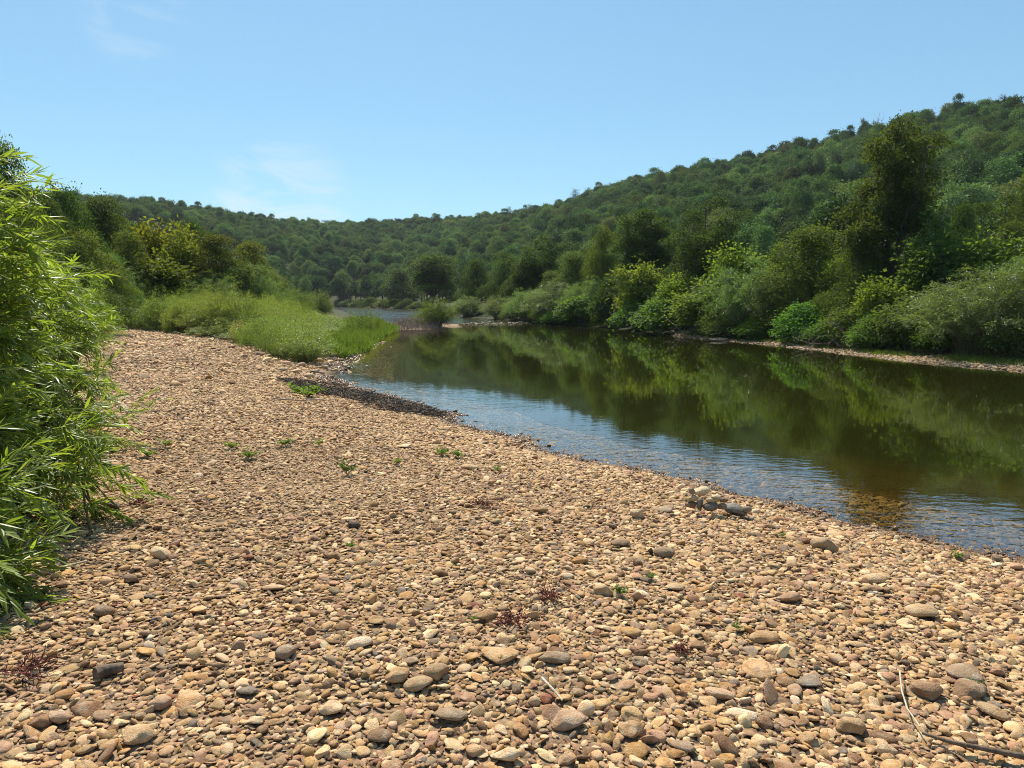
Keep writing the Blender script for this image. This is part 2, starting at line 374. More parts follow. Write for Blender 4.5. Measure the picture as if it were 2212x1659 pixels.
# ------------------------------------------------------------------ ground and river
def polar_sheet():
    rr = np.concatenate([[0.0], np.geomspace(0.6, 950, 300)])
    th = np.concatenate([np.linspace(R(-60), R(60), 420, endpoint=False), np.linspace(R(60), R(300), 120, endpoint=False)])
    n, mth = len(rr), len(th)
    X = rr[1:, None] * np.sin(th)[None]; Y = rr[1:, None] * np.cos(th)[None]
    P = np.stack([X, Y], -1).reshape(-1, 2); P = np.concatenate([[[0, 0]], P])
    Z = terrain(P[:, 0], P[:, 1])
    V = np.column_stack([P, Z])
    i = (np.arange(n - 2)[:, None]) * mth + 1; j = np.arange(mth)[None]; j2 = (j + 1) % mth
    Q = np.stack([i + j, i + j2, i + mth + j2, i + mth + j], -1).reshape(-1, 4)
    b = MB(); b.add(V, Q); k = np.arange(mth)
    b.n = 0; b.f[3].append(np.stack([np.zeros(mth, int), 1 + k, 1 + (k + 1) % mth], -1)); b.m[3].append(np.zeros(mth, np.int32)); b.r[3].append(np.zeros(mth, np.float32))
    me = b.mesh('ground', [ground_material()], smooth=True)
    sd, right = shore(V[:, 0], V[:, 1])
    a = me.attributes.new('shore', 'FLOAT', 'POINT'); a.data.foreach_set('value', np.where(right & (sd < 0), sd * 5, sd).astype(np.float32))
    r = np.hypot(V[:, 0], V[:, 1])
    u_ = V[:, 0] / np.maximum(V[:, 1], 1.0); st_ = 2.5 - 5.0 * sstep(0.40, 0.22, u_)
    fz = np.where(right, sstep(0, 2.0, sd - st_ + fbm(V[:, 0] * 0.5, V[:, 1] * 0.5, 31) * 2), sstep(0, 6, forest_left(V[:, 0], V[:, 1])))
    a = me.attributes.new('forest', 'FLOAT', 'POINT'); a.data.foreach_set('value', fz.astype(np.float32))
    return me
# the gravel bar ends along this line; thicket and woods grow beyond it
BARLINE = [on_z(-1200, 1300, .8), on_z(-300, 1010, .8), on_z(60, 860, .8), on_z(200, 740, .85), on_z(250, 708, .9), on_z(330, 712, .9), on_z(480, 722, .85), on_z(640, 752, .7), on_z(720, 768, .35), on_z(800, 752, 0.1), on_z(830, 722, .05)]
BARL = np.array(BARLINE)
def forest_left(x, y):
    """metres beyond the upper edge of the bare gravel (negative on the gravel)"""
    x = np.asarray(x, float); y = np.asarray(y, float)
    best = np.full(x.shape, 1e9); sgn = np.ones(x.shape)
    for i in range(len(BARL) - 1):
        ax, ay = BARL[i]; bx, by = BARL[i + 1]; dx, dy = bx - ax, by - ay
        t = np.clip(((x - ax) * dx + (y - ay) * dy) / (dx * dx + dy * dy), 0, 1)
        d = np.hypot(x - ax - t * dx, y - ay - t * dy)
        c = dx * (y - ay) - dy * (x - ax)
        m = d < best; best[m] = d[m]; sgn[m] = np.sign(c[m])
    return best * sgn
g = link('ground', polar_sheet()); tag(g, 'gravel bar, river bed and wooded slopes as one stretch of land', None, None, 'structure')

def water_sheet():
    rr = np.geomspace(2.0, 330, 150); th = np.linspace(R(-62), R(75), 260)
    X = rr[:, None] * np.sin(th)[None]; Y = rr[:, None] * np.cos(th)[None]
    V = np.stack([X, Y, np.zeros_like(X)], -1).reshape(-1, 3)
    n, mth = len(rr), len(th)
    i = (np.arange(n - 1)[:, None]) * mth; j = np.arange(mth - 1)[None]
    Q = np.stack([i + j, i + j + 1, i + mth + j + 1, i + mth + j], -1).reshape(-1, 4)
    sd, _ = shore(V[:, 0], V[:, 1])
    keep = (sd[Q] < 1.5).any(1)
    Q = Q[keep]
    used = np.unique(Q); re = np.full(len(V), -1); re[used] = np.arange(len(used)); V = V[used]; sd = sd[used]
    b = MB(); b.add(V, re[Q]); me = b.mesh('river', [water_material()], smooth=True)
    a = me.attributes.new('shore', 'FLOAT', 'POINT'); a.data.foreach_set('value', sd.astype(np.float32))
    return me
w = link('river', water_sheet()); tag(w, 'calm green river pool mirroring the wooded hill', None, None, 'structure')

# ------------------------------------------------------------------ plants: leaves and wood as arrays
def unit(a): return a / (np.linalg.norm(a, axis=-1, keepdims=True) + 1e-9)
def leaves(mb, P, N, T, length, width, mi=1, rnd=None, fold=0.18):
    """one folded diamond blade (2 quads as 4 tris -> 2 tris each side) per point: P base centre, N face normal, T direction of the blade"""
    n = len(P); T = unit(T); N = unit(N - (N * T).sum(1, keepdims=True) * T); S = np.cross(T, N)
    L = np.broadcast_to(np.asarray(length, float), (n,))[:, None]; W = np.broadcast_to(np.asarray(width, float), (n,))[:, None]
    a = P; b = P + T * L * 0.45 + S * W * 0.5 + N * W * fold; c = P + T * L - N * L * 0.06; d = P + T * L * 0.45 - S * W * 0.5 + N * W * fold
    V = np.stack([a, b, c, d], 1).reshape(-1, 3)
    i = np.arange(n)[:, None] * 4
    tri = np.concatenate([i + np.array([[0, 1, 2]]), i + np.array([[0, 2, 3]])], 0)
    if rnd is None: rnd = rng.random(n)
    mb.add(V, tri, mi, np.concatenate([rnd, rnd]))
def rvec(n): return unit(rng.normal(size=(n, 3)))

def lobed_crown(mb, lobes, nleaf, size, aspect=0.6, shell=0.55, mi=1, droop=0.15, clump=22, spread=2.0):
    """leaves in small clumps over the shells of many lobes (centre, radii)"""
    C = np.array([l[0] for l in lobes]); A = np.array([l[1] for l in lobes])
    vol = (A.prod(1)) ** (0.67); cnt = np.maximum(2, (nleaf / clump * vol / vol.sum())).astype(int)
    idx = np.repeat(np.arange(len(C)), cnt)
    d = rvec(len(idx)); d[:, 2] = np.where(d[:, 2] < -0.2, -d[:, 2], d[:, 2]); d = unit(d)
    rad = np.where(rng.random(len(idx)) < 0.82, 0.86 + 0.24 * rng.random(len(idx)), shell + (0.86 - shell) * rng.random(len(idx)))
    cc = C[idx] + d * A[idx] * rad[:, None]
    shade = rng.random(len(idx))
    k = np.repeat(np.arange(len(idx)), clump)
    cn_ = unit(d * 0.95 + np.array([0, 0, 0.3]) + rng.normal(size=d.shape) * 0.32)       # each spray lies as a loose plate
    o = rng.normal(size=(len(k), 3)); o -= cn_[k] * (o * cn_[k]).sum(1, keepdims=True) * 0.75
    P = cc[k] + o * size * spread
    N = unit(cn_[k] + rng.normal(size=(len(k), 3)) * 0.34)
    T = unit(o * 0.8 + rng.normal(size=(len(k), 3)) * 0.6 + d[k] * 0.4 + np.array([0, 0, -droop * 2]))
    r = np.clip(0.75 * shade[k] + 0.25 * rng.random(len(k)), 0, 1)
    leaves(mb, P, N, T, size * (0.7 + 0.6 * rng.random(len(k))), size * aspect * (0.8 + 0.4 * rng.random(len(k))), mi, r)

def limb(mb, a, b, r0, r1, bend=0.15, n=6, sides=6, mi=0):
    a = np.array(a, float); b = np.array(b, float); L = np.linalg.norm(b - a)
    t = np.linspace(0, 1, n)[:, None]
    off = rng.normal(size=3) * bend * L * 0.5; off[2] += bend * L * 0.3
    pts = a + (b - a) * t + off * (np.sin(t * np.pi) * (1 - 0.3 * t)) + np.vstack([np.zeros(3), rng.normal(size=(n - 2, 3)) * L * 0.02, np.zeros(3)])
    mb.tube(pts, np.linspace(r0, r1, n), sides, mi)
    return pts

def make_broadleaf(H, W, nlobe, nleaf, leaf, trunk_r, base=0.28, aspect=0.62, top=0.55, spread=1.0, seed=0, lean=0.3):
    """returns wood and crown builders of a broadleaf tree about H tall and W wide"""
    wood, crown = MB(), MB()
    lean_v = np.array([rng.normal() * lean, rng.normal() * lean, 0])
    n = 9; t = np.linspace(0, 1, n)
    tp = np.column_stack([lean_v[0] * t ** 2 + 0.05 * W * np.sin(t * 5 + rng.random() * 6) * t, lean_v[1] * t ** 2 + 0.05 * W * np.cos(t * 4 + rng.random() * 6) * t, -0.4 + t * (H * 0.82 + 0.4)])
    rad = trunk_r * np.concatenate([[1.5, 1.15], np.linspace(1, 0.22, n - 2)])
    wood.tube(tp, rad, 9)
    lobes = []
    for i in range(nlobe):
        u = (i + rng.random()) / nlobe
        z = H * (base + (0.93 - base) * u)
        env = math.sin(math.pi * min(1, (u * 0.86 + 0.14)) ** top) if u < 0.999 else 0.3
        env = max(0.22, env)
        a = i * 2.4 + rng.normal() * 0.5
        rr = W * 0.5 * env * (0.45 + 0.42 * rng.random()) * spread
        ax = np.array([np.interp(z, tp[:, 2], tp[:, 0]), np.interp(z, tp[:, 2], tp[:, 1])])
        c = np.array([ax[0] + math.cos(a) * rr, ax[1] + math.sin(a) * rr, z])
        s = W * (0.085 + 0.15 * rng.random() ** 1.6) * (0.7 + 0.5 * env)
        lobes.append((c, (s * 1.15, s * 1.15, s * 0.85)))
        zs = max(H * 0.14, z - rr * (0.5 + 0.5 * rng.random()) - 0.08 * H)
        st = np.array([np.interp(zs, tp[:, 2], tp[:, 0]), np.interp(zs, tp[:, 2], tp[:, 1]), zs])
        q = limb(wood, st, c, trunk_r * (0.42 - 0.25 * u), trunk_r * 0.06, sides=5)
        for _ in range(2):
            limb(wood, q[3], c + rng.normal(size=3) * s * 0.7, trunk_r * 0.1, trunk_r * 0.02, sides=4, n=4)
    lobes.append((np.array([tp[-1, 0], tp[-1, 1], H * 0.9]), (W * .14, W * .14, H * .08)))
    lobed_crown(crown, lobes, nleaf, leaf, aspect, mi=0)
    return wood, crown

def make_plume(H, W, nlimb, nleaf, leaf, trunk_r, fork=0.3, aspect=0.62):
    """tall open tree: the trunk forks into ascending limbs, each carrying its own upright plume of foliage"""
    wood, crown = MB(), MB(); lobes = []
    tz_ = np.linspace(-0.4, H * fork, 6); tp = np.column_stack([0.05 * W * np.sin(tz_ * 0.5), 0.04 * W * np.cos(tz_ * 0.4), tz_])
    wood.tube(tp, trunk_r * np.array([1.5, 1.2, 1.05, 1.0, .95, .9]), 9)
    for i in range(nlimb):
        a = i * 2.4 + rng.normal() * 0.3; out = W * (0.05 if i == 0 else 0.22 + 0.22 * rng.random()); zt = H * (0.97 if i == 0 else 0.62 + 0.32 * rng.random())
        st = tp[-1] - np.array([0, 0, H * 0.14 * rng.random()]); tip = np.array([math.cos(a) * out, math.sin(a) * out, zt])
        n = 8; t = np.linspace(0, 1, n)
        pts = st + (tip - st) * np.column_stack([t ** 0.7, t ** 0.7, t]) + rng.normal(size=(n, 3)) * 0.012 * H * t[:, None]
        wood.tube(pts, np.linspace(trunk_r * 0.62, trunk_r * 0.07, n), 6)
        for q in range(7):
            u = 0.30 + 0.70 * (q + rng.random() * 0.8) / 7; c = np.array([np.interp(u, t, pts[:, k]) for k in range(3)])
            w_ = W * (0.045 + 0.085 * rng.random() ** 1.3) * (1.15 - 0.4 * u)
            off = rng.normal(size=3) * np.array([1, 1, 0.3]) * W * 0.085 * (1.2 - 0.6 * u); e_ = c + off
            lobes.append((e_, (w_, w_, w_ * 1.1)))
            limb(wood, c - np.array([0, 0, 0.03 * H]), e_, trunk_r * 0.13, trunk_r * 0.03, sides=4, n=4)
    for i in range(5):
        a = rng.random() * 6.28; z = H * (fork + 0.02 + 0.12 * rng.random()); rr = W * (0.25 + 0.2 * rng.random()); e_ = np.array([math.cos(a) * rr, math.sin(a) * rr, z + 0.05 * H])
        limb(wood, (0, 0, z - 0.06 * H), e_, trunk_r * 0.25, trunk_r * 0.04, sides=5); s_ = W * (0.06 + 0.06 * rng.random()); lobes.append((e_, (s_ * 1.3, s_ * 1.3, s_ * 0.8)))
    lobed_crown(crown, lobes, nleaf, leaf, aspect, mi=0, shell=0.3)
    return wood, crown

def make_willow_bush(H, W, nstem, nleaf, leaf, width=0.2, seed=0, arch=0.5, upright=0.6):
    """many stems fanning from the base with soft sprays of narrow leaves"""
    wood, crown = MB(), MB()
    P_, T_, N_, S_ = [], [], [], []
    per = max(4, nleaf // (nstem * 7))
    for i in range(nstem):
        a = rng.random() * 2 * np.pi; rr = W * 0.5 * math.sqrt(rng.random())
        fall = 1 - (rr / (W * 0.5)) ** 2 * upright
        tip = np.array([math.cos(a) * rr, math.sin(a) * rr, H * fall * (0.62 + 0.38 * rng.random())])
        b = np.array([math.cos(a) * rr * 0.25, math.sin(a) * rr * 0.25, -0.1])
        n = 7; t = np.linspace(0, 1, n)[:, None]
        pts = b + (tip - b) * np.column_stack([t[:, 0] ** 1.3, t[:, 0] ** 1.3, np.sin(t[:, 0] * np.pi * 0.5) ** (0.75)]) + rng.normal(size=(n, 3)) * 0.02 * H * t
        wood.tube(pts, np.linspace(0.012 * H / 3 + 0.006, 0.003, n), 4, cap=False)
        sh = rng.random()
        for kx in range(7):
            u = 0.3 + 0.7 * (kx + rng.random()) / 7
            o = np.array([np.interp(u, t[:, 0], pts[:, c]) for c in range(3)])
            d = unit(np.array([math.cos(a), math.sin(a), 0.35]) * 0.7 + rng.normal(size=3) * 0.55)
            Ls = H * (0.10 + 0.10 * rng.random())
            s = np.linspace(0.05, 1, per)[:, None]
            p = o + d * s * Ls + np.array([0, 0, -1]) * (s ** 2) * Ls * arch * 0.6
            P_.append(p + rng.normal(size=p.shape) * leaf * 0.35)
            dd = d + np.array([0, 0, -1]) * s * arch
            T_.append(unit(dd + rng.normal(size=p.shape) * 0.55)); N_.append(unit(np.array([0, 0, 1.0]) + rng.normal(size=p.shape) * 0.7))
            S_.append(np.clip(0.5 * sh + 0.5 * rng.random(per), 0, 1))
    P, T, N, S = map(np.concatenate, (P_, T_, N_, S_))
    leaves(crown, P, N, T, leaf * (0.7 + 0.6 * rng.random(len(P))), leaf * width * (0.8 + 0.5 * rng.random(len(P))), 0, S)
    return wood, crown

def make_shoots(W, n, h0, h1, per, leaf):
    wood, crown = MB(), MB(); P_, T_, N_, S_ = [], [], [], []
    for i in range(n):
        a = rng.random() * 6.28; rr = W * 0.5 * math.sqrt(rng.random()); b = np.array([math.cos(a) * rr, math.sin(a) * rr, -0.05]); h = h0 + (h1 - h0) * rng.random() ** 1.4
        ln = rng.normal(size=2) * 0.16 * h; t = np.linspace(0, 1, 5)
        pts = b + np.column_stack([ln[0] * t ** 1.6, ln[1] * t ** 1.6, h * t]); wood.tube(pts, np.linspace(0.007, 0.002, 5), 3, cap=False)
        u = np.sort(0.15 + 0.85 * rng.random(per)); p = np.column_stack([np.interp(u, t, pts[:, c]) for c in range(3)])
        an = np.arange(per) * 2.4; d = np.column_stack([np.cos(an), np.sin(an), 0.55 + 0.5 * rng.random(per)])
        side = rng.random(per)[:, None] < 0.5                       # half the blades sit on short side twigs
        P_.append(p + np.where(side, d * rng.random((per, 1)) * 0.16, 0)); T_.append(d + rng.normal(size=d.shape) * 0.25); N_.append(np.array([0, 0, 1.0]) + rng.normal(size=d.shape) * 0.6)
        S_.append(np.clip(0.55 * rng.random() + 0.45 * rng.random(per), 0, 1))
    P, T, N, S = map(np.concatenate, (P_, T_, N_, S_))
    leaves(crown, P, N, T, leaf * (0.6 + 0.7 * rng.random(len(P))), leaf * 0.16, 0, S)
    return wood, crown

def make_mound(H, W, nleaf, leaf, nl=12, aspect=0.8):
    """vine- or leaf-covered shrub reaching the ground"""
    wood, crown = MB(), MB(); lobes = []
    for i in range(nl):
        a = i * 2.4 + rng.random(); rr = W * 0.36 * math.sqrt((i + 0.5) / nl)
        z = H * (0.75 - 0.5 * (rr / (W * 0.36)) ** 1.6) * (0.75 + 0.4 * rng.random())
        s = W * (0.15 + 0.08 * rng.random())
        c = np.array([math.cos(a) * rr, math.sin(a) * rr, z]); lobes.append((c, (s, s, max(0.5 * H * 0.42, s * 0.8))))
        limb(wood, (rng.normal() * 0.1, rng.normal() * 0.1, -0.1), c, 0.035, 0.01, sides=5)
    lobed_crown(crown, lobes, nleaf, leaf, aspect, shell=0.6, mi=0, droop=0.3)
    return wood, crown

def make_cedar(H, W, nleaf, leaf):
    wood, crown = MB(), MB()
    wood.tube(np.column_stack([np.zeros(6), np.zeros(6), np.linspace(-0.3, H, 6)]), np.linspace(0.14, 0.02, 6), 6)
    lobes = []
    for i in range(34):
        u = (i + 0.5) / 34; a = i * 2.4; rr = W * 0.5 * (1 - u) ** 0.8 * (0.6 + 0.5 * rng.random())
        c = np.array([math.cos(a) * rr * 0.7, math.sin(a) * rr * 0.7, H * (0.12 + 0.88 * u)])
        lobes.append((c, (0.28 * rr + 0.12, 0.28 * rr + 0.12, 0.2 * rr + 0.2)))
        limb(wood, (0, 0, c[2] - 0.1 * rr), c, 0.035, 0.01, sides=4, n=4)
    lobed_crown(crown, lobes, nleaf, leaf, 0.35, mi=0)
    return wood, crown

def bundle(name, wc, leafmat, barkmat=BARK):
    w_, c_ = wc
    return dict(name=name, trunk=w_.mesh(name + '_trunk', [barkmat], True), crown=c_.mesh(name + '_crown', [leafmat]))
def size_of(b):
    V = np.empty(len(b['crown'].vertices) * 3, np.float32); b['crown'].vertices.foreach_get('co', V); V = V.reshape(-1, 3)
    lo, hi = np.percentile(V, 1, 0), np.percentile(V, 99, 0)
    b['W'] = float((hi[0] - lo[0] + hi[1] - lo[1]) / 2); b['H'] = float(np.percentile(V[:, 2], 99.7)); return b

PROTO = {
    'broad': [size_of(bundle('broadleaf', make_broadleaf(9, 6.0, 26, 17000, 0.17, 0.19, base=0.22), LEAF)) for _ in range(3)],
    'tall': [size_of(bundle('tall_broadleaf', make_plume(14, 6.8, 8, 26000, 0.19, 0.27), LEAF)) for _ in range(2)],
    'syc': [size_of(bundle('sycamore', make_plume(6, 3.4, 8, 6500, 0.21, 0.075, fork=0.16, aspect=0.85), LEAF)) for _ in range(2)],
    'willow': [size_of(bundle('willow', make_willow_bush(4.5, 5.4, 150, 26000, 0.17, 0.16), WLEAF, STEM)) for _ in range(3)],
    'vine': [size_of(bundle('vine_shrub', make_mound(3.2, 3.2, 9000, 0.16), LEAF)) for _ in range(3)],
    'shrub': [size_of(bundle('shrub', make_mound(2.2, 2.8, 7000, 0.12, 10, 0.6), LEAF)) for _ in range(2)],
    'shoots': [size_of(bundle('shoot_clump', make_shoots(1.5, 30, 0.7, 2.0, 90, 0.12), WLEAF, STEM)) for _ in range(2)],
    'cedar': [size_of(bundle('cedar', make_cedar(9, 4.2, 5000, 0.3), LEAF))],
}
# hillside trees: one mesh each (too far off to show their parts)
def hill_proto(i):
    H = 10.0; W = (7.4, 6.4, 8.4, 7.0)[i % 4] * (0.92 + 0.16 * rng.random()); w_, c_ = MB(), MB(); lobes = []
    w_.tube([(0, 0, -1.0), (0.1, 0, H * 0.3), (0, 0.1, H * 0.6)], [0.22, 0.17, 0.08], 6)
    up = (0.34, 0.44, 0.27, 0.40)[i % 4]; nsub = (2, 1, 3, 2)[i % 4]
    for sb in range(nsub):
        ao = rng.random() * 6.28; so = W * (0.0 if nsub == 1 else 0.20 + 0.10 * rng.random()); sx_, sy_ = math.cos(ao) * so, math.sin(ao) * so; hs_ = 1.0 if sb == 0 else 0.78 + 0.2 * rng.random()
        nl = 22 // nsub + 3
        for q in range(nl):
            u = (q + rng.random()) / nl; a = q * 2.4 + rng.normal() * 0.6; ph = math.acos(1 - 1.2 * u)
            rr = W * (0.14 + 0.26 * rng.random()) / nsub ** 0.35; c = np.array([math.cos(a) * math.sin(ph) * rr + sx_, math.sin(a) * math.sin(ph) * rr + sy_, (H * (0.80 - up) + math.cos(ph) * H * up * (0.6 + 0.65 * rng.random())) * hs_])
            sz = W * (0.055 + 0.125 * rng.random() ** 1.6); lobes.append((c, (sz * (0.8 + 0.5 * rng.random()), sz * (0.8 + 0.5 * rng.random()), sz * (0.6 + 0.4 * rng.random()))))
            limb(w_, (0, 0, H * (0.25 + 0.2 * rng.random())), c, 0.07, 0.015, sides=4, n=4)
    lobed_crown(c_, lobes, 9000, 0.30, 0.66, shell=0.4, mi=0, spread=1.5)
    m = MB()
    for b_, mi in ((w_, 0), (c_, 1)):
        off = m.n
        m.v += b_.v; 
        for k in (3, 4):
            m.f[k] += [f + off for f in b_.f[k]]; m.m[k] += [np.full(len(x), mi, np.int32) for x in b_.m[k]]; m.r[k] += b_.r[k]
        m.n += b_.n
    return m.mesh('hill_tree', [BARK, HLEAF])
HILLP = [hill_proto(i) for i in range(12)]

G_DARK, G_MID, G_OLIVE, G_LIGHT, G_YEL0 = (0.057, 0.092, 0.030), (0.077, 0.117, 0.037), (0.105, 0.115, 0.033), (0.144, 0.206, 0.045), (0.237, 0.237, 0.030)
G_YEL = (0.150, 0.158, 0.032)
G_WILL, G_WILLB, G_VINE = (0.130, 0.182, 0.085), (0.15, 0.21, 0.06), (0.105, 0.19, 0.045)
G_OLIVE = (0.105, 0.130, 0.036)

def plant(name, proto, x, y, height, width, tint, label, cat, group=None, rz=None, zoff=0.0):
    b = proto; z = tz(x, y) + zoff
    e = empty(name, (x, y, z), rng.random() * 6.28 if rz is None else rz)
    e.scale = (width / b['W'], width / b['W'], height / b['H'])
    tag(e, label, cat, group)
    tint = tuple(np.clip(np.array(tint) * (0.9 + 0.2 * rng.random(3)), 0, 1))
    t = link('trunk' if b['name'] not in ('willow', 'vine_shrub', 'shrub', 'shoot_clump') else 'stems', b['trunk'], e)
    c = link('crown', b['crown'], e); c['tint'] = [float(v) for v in tint]
    return e
def plant_px(name, kind, var, px, topy, wpx, dist, tint, label, cat, group=None, wide=1.0):
    d = ray(px, 650.0); k = dist / d.y; x, y = d.x * k, dist
    z = tz(x, y); el = ray(px, topy); ztop = CAMZ + el.z / el.y * dist
    return plant(name, PROTO[kind][var % len(PROTO[kind])], x, y, max(0.5, ztop - z), wpx / F * dist * wide, tint, label, cat, group)

# ------------------------------------------------------------------ instancing for what nobody could count
HID = bpy.data.collections.new('shapes')           # never linked to the scene
def shapes(name, meshes):
    c = bpy.data.collections.new(name)
    for i, me in enumerate(meshes):
        o = bpy.data.objects.new('%s_%02d' % (name, i), me); c.objects.link(o)
    return c
def scatter(name, coll, P, rot, scl, idx, tint, label, extra=None, kind='stuff', parent=None):
    me = bpy.data.meshes.new(name); n = len(P)
    me.vertices.add(n); me.vertices.foreach_set('co', np.asarray(P, np.float32).ravel())
    def at(nm, typ, data, key):
        a = me.attributes.new(nm, typ, 'POINT'); a.data.foreach_set(key, np.asarray(data).ravel())
    at('rot', 'FLOAT_VECTOR', np.asarray(rot, np.float32), 'vector'); at('scl', 'FLOAT_VECTOR', np.asarray(scl, np.float32), 'vector')
    at('idx', 'INT', np.asarray(idx, np.int32), 'value')
    at('tint', 'FLOAT_COLOR', np.column_stack([tint, np.ones(n)]).astype(np.float32), 'color')
    for k, v in (extra or {}).items(): at(k, 'FLOAT', np.asarray(v, np.float32), 'value')
    o = link(name, me, parent); tag(o, label, None, None, kind)
    ng = bpy.data.node_groups.new(name, 'GeometryNodeTree')
    ng.interface.new_socket('Geometry', in_out='INPUT', socket_type='NodeSocketGeometry')
    ng.interface.new_socket('Geometry', in_out='OUTPUT', socket_type='NodeSocketGeometry')
    gi, go = ng.nodes.new('NodeGroupInput'), ng.nodes.new('NodeGroupOutput')
    ci = ng.nodes.new('GeometryNodeCollectionInfo'); ci.inputs['Collection'].default_value = coll
    ci.inputs['Separate Children'].default_value = True; ci.inputs['Reset Children'].default_value = True
    ip = ng.nodes.new('GeometryNodeInstanceOnPoints'); ip.inputs['Pick Instance'].default_value = True
    def na(nm, typ):
        q = ng.nodes.new('GeometryNodeInputNamedAttribute'); q.data_type = typ; q.inputs['Name'].default_value = nm
        return next(s for s in q.outputs if s.enabled and s.name == 'Attribute')
    L = ng.links.new
    L(gi.outputs[0], ip.inputs['Points']); L(ci.outputs[0], ip.inputs['Instance'])
    L(na('idx', 'INT'), ip.inputs['Instance Index']); L(na('rot', 'FLOAT_VECTOR'), ip.inputs['Rotation']); L(na('scl', 'FLOAT_VECTOR'), ip.inputs['Scale'])
    L(ip.outputs[0], go.inputs[0])
    md = o.modifiers.new('scatter', 'NODES'); md.node_group = ng
    return o
def jitter_grid(x0, x1, y0, y1, s, j=0.42):
    gx, gy = np.meshgrid(np.arange(x0, x1, s), np.arange(y0, y1, s)); n = gx.size
    return gx.ravel() + rng.uniform(-j, j, n) * s, gy.ravel() + rng.uniform(-j, j, n) * s

